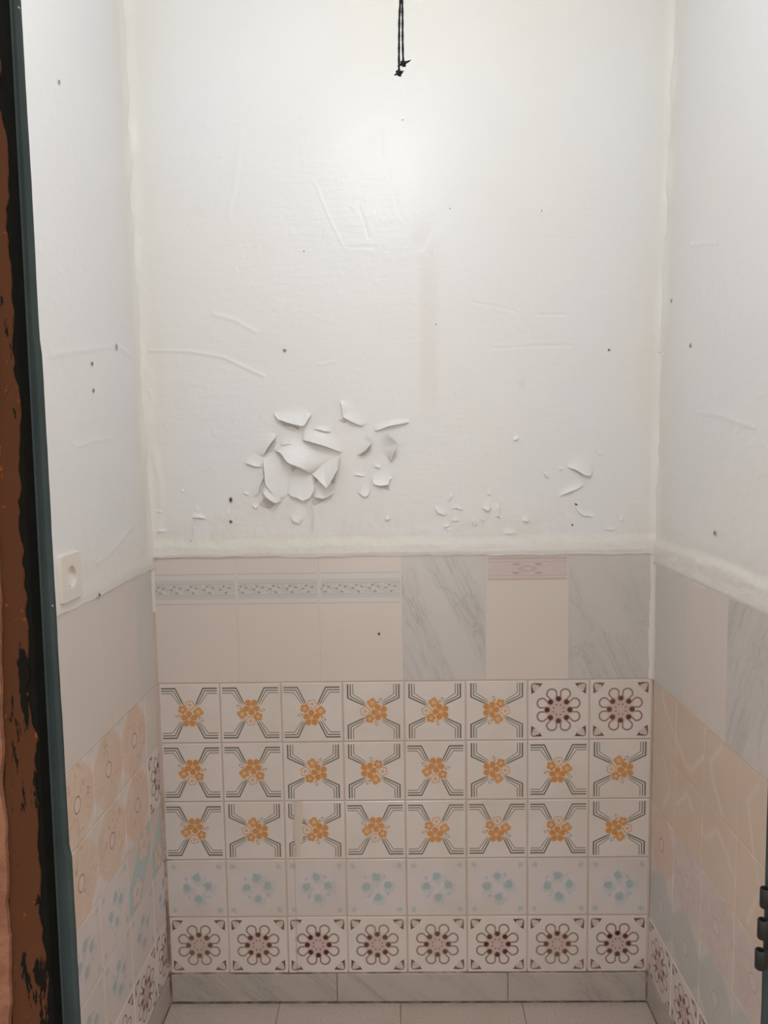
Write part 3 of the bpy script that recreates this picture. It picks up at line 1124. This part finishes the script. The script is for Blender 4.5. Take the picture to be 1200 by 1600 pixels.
def flake(free, hinge, lift, curl=1.7, ox=370, oy=610, sc=4.138, rows=10, lab=None, jag=0.0005, liftp=None, hk=1.5, tp=0.55, lk=1.75):
    """a sheet of paint still held along the hinge, its free edge curled off the wall by lift metres.
    points are read off a crop of the photograph"""
    def conv(q): return np.array([wb(ox + a / sc, oy + b / sc) for a, b in q])
    m = max(8, int(np.hypot(*np.diff(np.array(free, float), axis=0).T).sum() / 14))
    A = catmull(conv(hinge), m); B = catmull(conv(free), m)
    A = B + (A - B) * hk
    B = B + (np.random.RandomState(m * 7).rand(m, 2) - 0.5) * jag * 2
    B[0] = conv(free)[0]; B[-1] = conv(free)[-1]
    taper = np.sin(np.pi * np.linspace(0, 1, m)) ** tp
    lf = np.full(m, lift) if liftp is None else np.interp(np.linspace(0, 1, m), np.linspace(0, 1, len(liftp)), liftp)
    lf = lf * taper * lk
    V = []; pp = []
    TK = 0.0006
    for i in range(rows):
        t = i / (rows - 1)
        for j in range(m):
            x, z = A[j] * (1 - t) + B[j] * t
            pp.append((x, z))
            V.append((x, 0.00015 + lf[j] * t ** (curl + 0.75), z))
    pp = np.array(pp)
    hh = back_height(pp[None, :, 0], pp[None, :, 1])[0]
    V = [(a, -(b + hq), c_) for (a, b, c_), hq in zip(V, hh)]
    nv = len(V)
    for i in range(rows):
        for j in range(m):
            x, y, z = V[i * m + j]
            V.append((x, y + 0.00005 + TK * (i / (rows - 1)), z))
    F = []
    for i in range(rows - 1):
        for j in range(m - 1):
            a, b, c, d = i * m + j, i * m + j + 1, (i + 1) * m + j + 1, (i + 1) * m + j
            F.append((a, b, c, d)); F.append((a + nv, d + nv, c + nv, b + nv))
    bd = [j for j in range(m)] + [i * m + m - 1 for i in range(1, rows)] + [(rows - 1) * m + j for j in range(m - 2, -1, -1)] + [i * m for i in range(rows - 2, 0, -1)]
    for k in range(len(bd)):
        a, b = bd[k], bd[(k + 1) % len(bd)]
        F.append((b, a, a + nv, b + nv))
    o = link_mesh('paint_flake', V, F, M['paint'], wall_back)
    me = o.data
    bm = bmesh.new(); bm.from_mesh(me); bmesh.ops.recalc_face_normals(bm, faces=bm.faces[:]); bm.to_mesh(me); bm.free()
    me.polygons.foreach_set('use_smooth', [True] * len(me.polygons))
    me.set_sharp_from_angle(angle=math.radians(40))
    if lab: o['label'] = lab
    return o


F1 = [
    # free edge, hinge, lift
    ([(240, 152), (270, 188), (330, 208), (420, 232), (445, 225), (482, 158)], [(236, 146), (275, 142), (330, 138), (400, 138), (445, 140), (482, 152)], 0.010, 1.5),
    ([(262, 290), (238, 325), (205, 370), (168, 430)], [(225, 268), (185, 310), (150, 355), (120, 410)], 0.006, 1.6),
    ([(52, 468), (110, 487), (166, 496)], [(70, 440), (120, 440), (175, 452)], 0.004, 1.5),
    # big central sheet
    ([(245, 385), (290, 402), (340, 466), (400, 490), (450, 515), (476, 543)], [(330, 330), (380, 320), (440, 350), (520, 380), (590, 410), (620, 460)], 0.016, 1.3),
    ([(422, 305), (438, 322), (500, 338), (580, 362), (640, 384), (682, 402)], [(424, 236), (450, 238), (530, 262), (600, 290), (650, 330), (690, 390)], 0.012, 1.5),
    # upturned triangular curl
    ([(484, 538), (530, 572), (588, 628), (632, 560), (662, 500), (668, 425)], [(500, 528), (540, 500), (580, 478), (610, 462), (635, 445), (664, 425)], 0.020, 1.1),
    ([(325, 658), (362, 686), (392, 690), (430, 712), (474, 694), (495, 655), (505, 620)], [(330, 600), (360, 590), (395, 585), (430, 580), (465, 580), (490, 585), (500, 598)], 0.007, 1.7),
    ([(490, 690), (525, 690), (560, 698), (600, 682), (632, 662)], [(508, 625), (535, 612), (565, 615), (600, 625), (632, 640)], 0.007, 1.7),
    # lower left curl
    ([(165, 645), (195, 680), (222, 702), (255, 726), (292, 716)], [(180, 560), (210, 575), (240, 600), (270, 630), (300, 660)], 0.013, 1.4),
    # crack on the left: edge standing along a vertical line
    ([(160, 498), (172, 528), (181, 560), (160, 600), (146, 650), (134, 688)], [(130, 500), (140, 530), (145, 565), (128, 600), (115, 650), (108, 690)], 0.005, 1.5),
    ([(350, 812), (362, 838), (384, 852), (415, 859)], [(375, 745), (400, 770), (425, 795), (440, 830)], 0.004, 1.7),
    ([(664, 72), (680, 98), (688, 172), (745, 205), (820, 233)], [(690, 60), (720, 90), (742, 140), (790, 170), (850, 215)], 0.007, 1.5),
    ([(888, 264), (930, 252), (985, 230), (1040, 222), (1120, 202)], [(880, 236), (930, 225), (985, 205), (1040, 198), (1118, 190)], 0.006, 1.5),
    ([(828, 290), (860, 305), (880, 330), (840, 380), (785, 424)], [(822, 296), (812, 315), (802, 345), (790, 380), (780, 420)], 0.012, 1.2),
    ([(955, 272), (1000, 310), (1044, 346), (1018, 400), (992, 466)], [(930, 300), (940, 330), (955, 365), (965, 400), (985, 450)], 0.012, 1.2),
    ([(876, 568), (886, 606), (932, 614), (982, 608), (992, 574), (1005, 560)], [(872, 562), (890, 556), (925, 550), (965, 550), (990, 552), (1005, 556)], 0.006, 1.6),
    ([(782, 655), (800, 670), (822, 686), (850, 680), (860, 640)], [(790, 640), (808, 628), (825, 622), (845, 622), (862, 632)], 0.004, 1.6),
    ([(888, 492), (905, 497), (932, 502)], [(888, 480), (908, 478), (932, 488)], 0.0025, 1.5),
    ([(955, 832), (968, 836), (992, 826)], [(958, 818), (972, 812), (990, 815)], 0.004, 1.5),
    ([(282, 348), (305, 356), (330, 349), (370, 347), (402, 366)], [(285, 310), (310, 305), (335, 300), (370, 300), (408, 305)], 0.004, 1.7),
    ([(495, 248), (540, 256), (560, 262), (612, 270)], [(500, 228), (540, 234), (575, 240), (615, 252)], 0.004, 1.5),
    ([(750, 548), (790, 548), (815, 555), (830, 548)], [(752, 538), (790, 535), (815, 538), (830, 540)], 0.002, 1.5),
    ([(40, 660), (60, 668), (78, 680)], [(45, 650), (65, 655), (84, 668)], 0.002, 1.5),
    ([(100, 740), (122, 760), (140, 748)], [(105, 730), (125, 735), (145, 735)], 0.003, 1.5),
]
for fr, hg, l, c in F1:
    flake(fr, hg, l, c + (0.5 if l < 0.0085 else 0), hk=2.2 if l < 0.0085 else 1.45)
# two wide sheets lifted off under the central ones
flake([(172, 440), (184, 520), (190, 600), (230, 660), (290, 716)], [(265, 400), (290, 450), (310, 520), (325, 600), (335, 680)], 0.009, 1.3)
flake([(480, 700), (492, 760), (498, 830), (490, 915)], [(440, 720), (455, 770), (470, 840), (482, 915)], 0.0025, 1.5)
M['flake_shade'] = material('shaded_undercoat', lambda: cmix(noise(30.0, 3, 0.6, position()), (0.56, 0.525, 0.50), (0.63, 0.595, 0.57)), 0.85, 0.1)  # undercoat colour, darkened to carry the shade under the flakes


def flake_shade(poly, ox=370, oy=610, sc=4.138):
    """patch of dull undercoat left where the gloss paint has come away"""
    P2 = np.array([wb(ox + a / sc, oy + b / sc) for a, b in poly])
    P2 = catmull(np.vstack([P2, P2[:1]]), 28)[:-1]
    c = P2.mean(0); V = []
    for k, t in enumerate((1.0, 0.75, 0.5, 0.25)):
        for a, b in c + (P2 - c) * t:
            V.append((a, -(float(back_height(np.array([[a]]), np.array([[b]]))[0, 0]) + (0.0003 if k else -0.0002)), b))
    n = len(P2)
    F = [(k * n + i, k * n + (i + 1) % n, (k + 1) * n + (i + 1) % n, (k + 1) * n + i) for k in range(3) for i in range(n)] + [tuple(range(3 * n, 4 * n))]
    o = link_mesh('shade_patch', V, F, M['flake_shade'], wall_back, True)
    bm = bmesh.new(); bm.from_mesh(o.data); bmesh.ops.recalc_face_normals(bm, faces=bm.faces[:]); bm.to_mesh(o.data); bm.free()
    o['label'] = 'dull undercoat with the shadow of the lifted paint painted in'


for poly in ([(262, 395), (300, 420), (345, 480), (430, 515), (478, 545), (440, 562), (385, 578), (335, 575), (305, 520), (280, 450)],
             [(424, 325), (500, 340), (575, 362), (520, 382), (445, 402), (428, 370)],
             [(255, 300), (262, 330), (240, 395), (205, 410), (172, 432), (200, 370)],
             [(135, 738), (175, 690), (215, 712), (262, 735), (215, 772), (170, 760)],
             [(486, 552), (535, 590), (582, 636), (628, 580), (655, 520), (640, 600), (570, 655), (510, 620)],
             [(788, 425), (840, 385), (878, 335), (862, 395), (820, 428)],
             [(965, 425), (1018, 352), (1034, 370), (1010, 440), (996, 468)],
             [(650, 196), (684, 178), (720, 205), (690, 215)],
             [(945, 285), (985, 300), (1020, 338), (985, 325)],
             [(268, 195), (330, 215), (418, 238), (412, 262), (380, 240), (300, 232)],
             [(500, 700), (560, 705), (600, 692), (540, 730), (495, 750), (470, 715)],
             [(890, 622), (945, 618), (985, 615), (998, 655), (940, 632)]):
    flake_shade(poly)
F2 = [
    ([(850, 188), (900, 202), (940, 232), (972, 241), (998, 212)], [(848, 172), (900, 165), (940, 165), (972, 175), (1000, 195)], 0.009),
    ([(800, 356), (845, 338), (885, 322), (942, 296)], [(800, 330), (845, 312), (890, 290), (938, 275)], 0.005),
    ([(72, 420), (88, 452), (112, 458), (136, 470)], [(88, 410), (105, 428), (125, 438), (150, 462)], 0.005),
    ([(168, 432), (200, 424), (218, 434), (240, 432)], [(172, 418), (200, 408), (220, 415), (242, 420)], 0.003),
    ([(168, 503), (195, 500), (218, 494)], [(170, 488), (195, 482), (216, 484)], 0.003),
    ([(118, 540), (140, 536), (165, 524)], [(120, 528), (142, 518), (164, 515)], 0.003),
    ([(140, 556), (172, 556)], [(142, 545), (172, 545)], 0.002),
    ([(350, 426), (368, 434), (382, 442), (402, 420)], [(352, 405), (368, 398), (385, 395), (402, 402)], 0.006),
    ([(446, 398), (446, 440), (448, 482), (468, 486)], [(425, 400), (425, 440), (430, 478), (460, 470)], 0.004),
    ([(292, 490), (296, 515), (306, 537)], [(310, 485), (314, 510), (318, 532)], 0.003),
    ([(582, 500), (605, 504), (628, 502)], [(585, 482), (605, 478), (628, 486)], 0.004),
    ([(708, 218), (718, 235), (732, 252)], [(722, 212), (734, 228), (744, 246)], 0.003),
    ([(528, 26), (545, 30), (568, 8)], [(530, 14), (545, 8), (562, 2)], 0.004),
    ([(155, 395), (165, 365), (178, 345)], [(145, 390), (152, 362), (168, 338)], 0.003),
    ([(380, 345), (398, 345)], [(382, 325), (398, 325)], 0.003),
    ([(798, 200), (820, 206)], [(800, 188), (822, 192)], 0.003),
    ([(1022, 85), (1030, 110), (1052, 116)], [(1032, 80), (1042, 98), (1060, 106)], 0.002),
    ([(895, 420), (915, 450), (945, 475), (970, 470), (1002, 486)], [(905, 405), (930, 430), (955, 455), (985, 458), (1010, 470)], 0.003),
    ([(1062, 550), (1095, 555), (1130, 550)], [(1065, 540), (1095, 540), (1130, 540)], 0.002),
    ([(470, 572), (500, 578), (540, 572)], [(472, 560), (500, 560), (540, 560)], 0.002),
    ([(1150, 488), (1162, 500), (1178, 492)], [(1152, 474), (1164, 470), (1178, 478)], 0.003),
    ([(345, 488), (352, 503), (365, 490)], [(350, 478), (356, 475), (364, 480)], 0.003),
]
for fr, hg, l in F2:
    flake(fr, hg, l, 1.5, ox=660, oy=680, sc=3.75, rows=9, hk=2.2, jag=0.0010, lk=1.15)
F3 = [
    ([(480, 655), (520, 650), (550, 648), (612, 662)], [(480, 632), (520, 626), (552, 628), (600, 645)], 0.005),
    ([(515, 520), (520, 560), (530, 605)], [(535, 515), (540, 560), (545, 600)], 0.002),
    ([(488, 700), (492, 760), (494, 830)], [(478, 700), (480, 760), (484, 830)], 0.002),
    ([(165, 788), (205, 780), (250, 775)], [(168, 770), (205, 765), (248, 764)], 0.003),
    ([(820, 560), (815, 600), (810, 640)], [(832, 560), (828, 600), (822, 640)], 0.002),
    ([(150, 596), (210, 596)], [(152, 584), (210, 586)], 0.002),
    ([(370, 400), (410, 404)], [(372, 385), (408, 390)], 0.002),
]
for fr, hg, l in F3:
    flake(fr, hg, l, 1.5, ox=220, oy=700, sc=6.0, rows=9, hk=2.2, jag=0.0010, lk=1.15)


def hole(wall, px, py, r, rim=0.0, squash=1.0, label=None, rot=0.0):
    """drill hole: shallow dark cup with a raised crumbly rim"""
    n = 14
    r *= 0.72
    rr = random.Random(int(px * 3 + py))
    prof = [(1.0 + rim, 0.0001), (1.0 + rim * 0.6, -0.0012 if rim else -0.0002), (1.0, -0.0006), (0.72, 0.0004), (0.0001, 0.0010)]
    V = []; F = []; fm = []
    for k, (a, y) in enumerate(prof):
        for i in range(n):
            t = 2 * math.pi * i / n
            j = 1 + 0.22 * (rr.random() - .5) if k < 4 else 1
            x = r * a * j * math.cos(t); z = r * a * j * math.sin(t) * squash
            V.append((x * math.cos(rot) - z * math.sin(rot), y, x * math.sin(rot) + z * math.cos(rot)))
    for k in range(len(prof) - 1):
        for i in range(n):
            F.append((k * n + i, k * n + (i + 1) % n, (k + 1) * n + (i + 1) % n, (k + 1) * n + i))
            fm.append(0 if k < 2 else 1)
    if wall == 'back':
        x, z = wb(px, py)
        h = float(hb(np.array([[x]]), np.array([[z]]))[0, 0]) if z > 1.16 else 0.0
        o = link_mesh('drill_hole', V, F, [M['rim'], M['dark']], wall_back, True, fm)
        o.location = (x, -h - 0.0011, z)
    elif wall == 'left':
        y, z = wside(px, py, XL)
        h = float(side_h(100, 1.13, 1.16, 0.0012)(np.array([[-y]]), np.array([[z]]))[0, 0]) + float(lean_of(z)[0])
        o = link_mesh('drill_hole', V, F, [M['rim'], M['dark']], wall_left, True, fm)
        o.location = (XL + h + 0.0011, y, z); o.rotation_euler = (0, 0, math.pi / 2)
    else:
        y, z = wside(px, py, XR)
        h = float(hr(np.array([[-y]]), np.array([[z]]))[0, 0]) - float(lean_of(z)[1])
        o = link_mesh('drill_hole', V, F, [M['rim'], M['dark']], wall_right, True, fm)
        o.location = (XR - h - 0.0011, y, z); o.rotation_euler = (0, 0, -math.pi / 2)
    if label: o['label'] = label
    return o


for a in (('back', 445, 548, 0.0026, 1.6), ('back', 951, 547, 0.0024, 0.9), ('back', 361, 781, 0.0042, 0.8, 1.5), ('back', 361, 815, 0.0036, 1.0),
          ('back', 900, 788, 0.0042, 0.6, 0.45, None, -0.5), ('back', 894, 820, 0.0022, 1.0), ('back', 592, 990, 0.0040, 0.35), ('back', 299, 845, 0.0014, 0.5),
          ('left', 148, 568, 0.0036, 0.8), ('left', 149, 610, 0.0034, 0.9), ('left', 101, 128, 0.0032, 0.3, 1.5), ('left', 153, 930, 0.0045, 0.6),
          ('left', 186, 542, 0.0030, 0.4, 2.6), ('right', 1073, 540, 0.0035, 0.3, 1.6), ('right', 1115, 833, 0.0036, 1.2), ('right', 1042, 470, 0.0024, .3, 2.2),
          ('right', 1198, 65, 0.003, .3), ('back', 1029, 551, 0.0018, .3, .5), ('back', 1035, 614, 0.0018, .3, .7),
          ('back', 629, 188, 0.0014, .4), ('back', 703, 326, 0.0013, .4), ('back', 846, 330, 0.0014, .4), ('back', 475, 393, .0016, .4), ('back', 681, 507, .0013, .4)):
    hole(*a)

# ------------------------------------------------------------------ socket on the left wall
sock = tag(bpy.data.objects.new('power_socket', None), 'square off-white power socket painted into the left wall beside the door frame', 'socket')
C.objects.link(sock)
sy, sz = -0.460, 1.188
sock.location = (XL, sy, sz)
W2 = 0.044
# raised box with rounded corners and a round well
def rrect(n, half, rad):
    pts = []
    for k in range(n):
        t = 2 * math.pi * k / n
        c, s = math.cos(t), math.sin(t)
        p = 12.0
        r = half / ((abs(c) ** p + abs(s) ** p) ** (1 / p))
        pts.append((r * c, r * s))
    return pts
n = 48
rings = []
for half, x in ((W2 + 0.0006, 0.0), (W2, 0.0045), (W2 - 0.0004, 0.0068), (W2 - 0.0022, 0.0080)):
    rings.append([(x, -a, b) for a, b in rrect(n, half, 0)])
for rad, x in ((0.0205, 0.0082), (0.0195, 0.0076), (0.0190, -0.0080)):
    rings.append([(x, -rad * math.cos(2 * math.pi * k / n), rad * math.sin(2 * math.pi * k / n)) for k in range(n)])
V = [p for r in rings for p in r]
F = [(i * n + k, i * n + (k + 1) % n, (i + 1) * n + (k + 1) % n, (i + 1) * n + k) for i in range(len(rings) - 1) for k in range(n)]
fm = [0] * (5 * n) + [0] * n
pl = link_mesh('cover_plate', V, F, [M['plastic']], sock, True, fm)
bmm = bmesh.new(); bmm.from_mesh(pl.data); bmesh.ops.recalc_face_normals(bmm, faces=bmm.faces[:]); bmm.to_mesh(pl.data); bmm.free()
pl.data.set_sharp_from_angle(angle=math.radians(18))
V = [(-0.0078, -0.0196 * math.cos(2 * math.pi * k / n), 0.0196 * math.sin(2 * math.pi * k / n)) for k in range(n)] + [(-0.0078, 0, 0)]
F = [(k, (k + 1) % n, n) for k in range(n)]
cup = tag(link_mesh('well', V, F, M['plastic_in'], sock), 'shaded round well of the socket')
for s in (-1, 1):
    V = []
    for x, r in ((-0.0078, 0.0030), (-0.0070, 0.0030), (-0.0070, 0.0022), (-0.0076, 0.0020)):
        V += [(x, s * 0.0095 + r * math.cos(2 * math.pi * k / 10), r * math.sin(2 * math.pi * k / 10)) for k in range(10)]
    F = [(i * 10 + k, i * 10 + (k + 1) % 10, (i + 1) * 10 + (k + 1) % 10, (i + 1) * 10 + k) for i in range(3) for k in range(10)] + [tuple(range(30, 40))]
    link_mesh('contact_hole', V, F, M['dark'], sock)
v, f = box_geo(-0.0076, 0.0030, -0.003, 0.003, -0.0190, -0.0165)
link_mesh('earth_clip', v, f, M['metal_pin'], sock)
v, f = box_geo(-0.0076, 0.0030, -0.003, 0.003, 0.0165, 0.0190)
link_mesh('earth_clip', v, f, M['metal_pin'], sock)

# ------------------------------------------------------------------ hanging cord with two knotted strands
def tube(path, rad, n=8, twist=0.0):
    V = []; F = []
    m = len(path)
    for i, (x, y, z) in enumerate(path):
        r = rad[i] if isinstance(rad, (list, tuple)) else rad
        a = path[min(i + 1, m - 1)]; b = path[max(i - 1, 0)]
        t = Vector((a[0] - b[0], a[1] - b[1], a[2] - b[2])).normalized()
        u = t.cross(Vector((0.3, 1, 0.2))).normalized(); w = t.cross(u)
        for k in range(n):
            an = 2 * math.pi * k / n + i * twist
            rr = r * (1 + 0.16 * math.cos(2 * (2 * math.pi * k / n)))
            p = Vector((x, y, z)) + u * (rr * math.cos(an)) + w * (rr * math.sin(an))
            V.append(tuple(p))
    for i in range(m - 1):
        for k in range(n):
            F.append((i * n + k, i * n + (k + 1) % n, (i + 1) * n + (k + 1) % n, (i + 1) * n + k))
    F.append(tuple(range(n - 1, -1, -1))); F.append(tuple((m - 1) * n + k for k in range(n)))
    return V, F


CY = -0.92


def at_y(px, py, Y):
    d = CF + (px - 600) / FPX * CR - (py - 800) / FPX * CU
    q = CAM + d * ((Y - CAM[1]) / d[1])
    return float(q[0]), float(q[1]), float(q[2])


kx, ky, kz = at_y(623.5, 113, CY)
cordo = tag(bpy.data.objects.new('hanging_cord', None), 'thin black doubled cord with two knotted ends hanging from the ceiling', 'cord')
C.objects.link(cordo)
cordo.location = (kx, CY, CEIL)


def loc(p): return (p[0] - kx, p[1] - CY, p[2] - CEIL)


for (pts, kn, y) in ((((625.5, 0), (624, 30), (623.6, 60), (623.4, 90), (623.5, 110)), (623.5, 114), CY), (((628.5, 0), (629, 30), (629, 60), (629.6, 85), (630.2, 97)), (630.5, 99), CY - 0.003)):
    low = [at_y(a, b, y) for a, b in pts]
    top = (low[0][0] + 0.002, y, CEIL)
    ctrl = [top] + low
    path = []
    for a, b in zip(ctrl[:-1], ctrl[1:]):
        m = max(2, int(abs(a[2] - b[2]) / 0.0022))
        for i in range(m):
            t = i / m
            path.append(loc(tuple(a[k] * (1 - t) + b[k] * t for k in range(3))))
    path.append(loc(low[-1]))
    v, f = tube(path, 0.00125, 8, 0.55)
    s = link_mesh('strand', v, f, M['cord'], cordo, True)
    c = at_y(kn[0], kn[1], y)
    rr = random.Random(int(kn[0]))
    # knot: trefoil-like loop of the same cord, with frayed ends
    P3 = []
    for i in range(49):
        t = 2 * math.pi * i / 48
        P3.append(loc((c[0] + 0.0008 * (math.sin(t) + 2 * math.sin(2 * t)), c[1] + 0.0011 * -math.sin(3 * t), c[2] + 0.0008 * (math.cos(t) - 2 * math.cos(2 * t)))))
    geo = [tube(P3, 0.0014, 7, 0.2)]
    for dx, dz, L in ((1, 0.35, .0055), (.5, -.75, .0050), (-.95, -.45, .0060), (-.8, .35, .0042), (-.3, -.9, .0040), (.85, -.1, .0035)):
        j = rr.uniform(0.7, 1.1)
        geo.append(tube([loc((c[0] + dx * L * 1.35 * j * t, c[1] - 0.001 + 0.001 * math.sin(t * 3), c[2] + dz * L * 1.35 * j * t)) for t in (0, .4, .7, 1.0)], [0.0013, 0.0011, 0.0008, 0.0003], 6))
    v, f = join_geo(geo)
    link_mesh('knot', v, f, M['cord'], cordo, True)

# ------------------------------------------------------------------ steel door frame around the opening, camera side
door = tag(bpy.data.objects.new('door_1', None), 'worn steel door frame with dark green and rusty brown paint', kind='structure')
C.objects.link(door)


def lean_x(z):
    """the frame is not quite plumb: its outer parts drift outwards towards the floor"""
    return (1.75 - z) * 0.0052


def jamb_profile(z, sgn, seed):
    e = float(fbm(np.array(z * 9.0), np.array(seed + 0.5), 90 + seed, 3)) * 0.0016
    e2 = float(fbm(np.array(z * 30.0), np.array(seed + 2.5), 95 + seed, 3)) * 0.0009
    step = 0.0018 if (z > 1.045 and seed == 1) else 0.0
    tip = 0.3160 + (0.0010 if z > 1.5 else 0) + e * 0.4 + e2 * 0.5 + step + (0.0015 if seed == 2 else 0)
    r = 0.3262 + lean_x(z) + (0.002 if seed == 2 else 0)
    return [(tip, -1.1365), (tip + 0.0006, -1.1392), (tip + 0.0040, -1.1405), (r - 0.0012, -1.1405), (r, -1.1420), (r, -1.1575),
            (r + 0.001, -1.1588), (0.3420, -1.1588)], [(0.3620, -1.1588), (0.3620, -1.1350)]


for sgn, nm in ((-1, 1), (1, 2)):
    # green flange and rebate
    zs = np.arange(0.0, 2.1001, 0.012)
    V = []
    for z in zs:
        a, b = jamb_profile(z, sgn, nm)
        for x, y in a + [(0.3420, -1.1350)]:
            V.append((sgn * x, y, z))
    k = len(a) + 1
    F = []
    for i in range(len(zs) - 1):
        for j in range(k):
            F.append((i * k + j, i * k + (j + 1) % k, (i + 1) * k + (j + 1) % k, (i + 1) * k + j))
    F.append(tuple(range(k))); F.append(tuple((len(zs) - 1) * k + j for j in range(k)))
    o = link_mesh('jamb', V, F, [M['green'], M['rebate_shade']], door, face_mats=[0 if j < 4 or j > 6 else 1 for i in range(len(zs) - 1) for j in range(k)] + [0, 0])
    bm = bmesh.new(); bm.from_mesh(o.data); bmesh.ops.recalc_face_normals(bm, faces=bm.faces[:]); bm.to_mesh(o.data); bm.free()
    o['label'] = 'dark green steel jamb with a chipped edge'
    # flaking brown coat on the outer face of the jamb
    V = []
    zs2 = np.arange(0.02, 2.10, 0.005)
    for z in zs2:
        e = float(fbm(np.array(z * 14.0), np.array(7.5 + nm), 120, 4)) * 0.012 + float(fbm(np.array(z * 90.0), np.array(2.5 + nm), 125, 3)) * 0.0028
        x0 = 0.3282 + lean_x(z) * 1.3 + max(-0.0028, min(0.0060, e))
        x1 = 0.3545 + (1.25 - z) * 0.035 + float(fbm(np.array(z * 20.0), np.array(1.5 + nm), 130, 3)) * 0.004
        V += [(sgn * x0, -1.1589, z), (sgn * (x0 + 0.0006), -1.1600, z), (sgn * (x0 + x1) / 2, -1.1604, z), (sgn * x1, -1.1600, z), (sgn * (x1 + 0.0006), -1.1560, z)]
    F = [(i * 5 + j, i * 5 + j + 1, (i + 1) * 5 + j + 1, (i + 1) * 5 + j) for i in range(len(zs2) - 1) for j in range(4)]
    o = link_mesh('brown_coat', V, F, M['rust'], door)
    o['label'] = 'flaking rusty brown paint on the outer face of the jamb'
# head of the frame
parts = [box_geo(-0.345, 0.345, -1.1588, -1.1350, 2.0870, 2.118), box_geo(-0.331, 0.331, -1.1400, -1.1350, 2.072, 2.0870)]
v, f = join_geo(parts)
link_mesh('head', v, f, M['green'], door)
# wall render strip beyond the jamb on the corridor side
V = []
zs2 = np.arange(0.0, 2.1, 0.008)
for z in zs2:
    e = float(fbm(np.array(z * 22.0), np.array(4.5), 140, 4)) * 0.006
    x0 = 0.3560 + (1.25 - z) * 0.037 + e
    V += [(-x0, -1.1590, z), (-x0 - 0.001, -1.1630, z), (-0.420, -1.1645, z), (-0.46, -1.1650, z), (-0.46, -1.1590, z)]
F = [(i * 5 + j + 1, i * 5 + j, (i + 1) * 5 + j, (i + 1) * 5 + j + 1) for i in range(len(zs2) - 1) for j in range(4)]
o = link_mesh('render_edge', V, F, M['corridor'], door)
o['label'] = 'rough peach wall render meeting the frame'

# hinge on the right jamb: leaf with three open knuckles
hz = [at_y(1193, y, -1.152)[2] for y in (1400.5, 1449, 1496)]
hx = 0.3085
v, f = box_geo(0.3290, 0.3420, -1.1610, -1.1588, hz[2] - 0.014, hz[0] + 0.014)
v2, f2 = box_geo(0.3100, 0.3150, -1.1690, -1.1500, hz[2] - 0.0, hz[2] + 0.0001)
hl = tag(link_mesh('hinge_leaf', v, f, M['green'], door), 'flat hinge leaf on the right jamb')
for kk, z in enumerate(hz):
    hx = 0.3092 - 0.0014 * kk
    nn = 18
    R0, R1, hh = 0.0044, 0.0031, 0.0088
    rings = [(R1, -hh), (R0 - .0004, -hh), (R0, -hh + .0006), (R0, hh - .0006), (R0 - .0004, hh), (R1, hh), (R1, -hh)]
    V = [(hx + r * math.cos(2 * math.pi * k / nn), -1.1540 + r * math.sin(2 * math.pi * k / nn), z + q) for r, q in rings for k in range(nn)]
    F = [(i * nn + k, i * nn + (k + 1) % nn, (i + 1) * nn + (k + 1) % nn, (i + 1) * nn + k) for i in range(len(rings) - 1) for k in range(nn)]
    # tongue wrapping from the leaf to the barrel
    tv, tf = box_geo(hx + 0.0034, 0.3320, -1.1560, -1.1532, z - hh, z + hh)
    V, F = join_geo([(V, F), (tv, tf)])
    kn = link_mesh('knuckle', V, F, M['black_iron'], door)
    kn.data.polygons.foreach_set('use_smooth', [True] * len(kn.data.polygons))
    kn.data.set_sharp_from_angle(angle=math.radians(35))
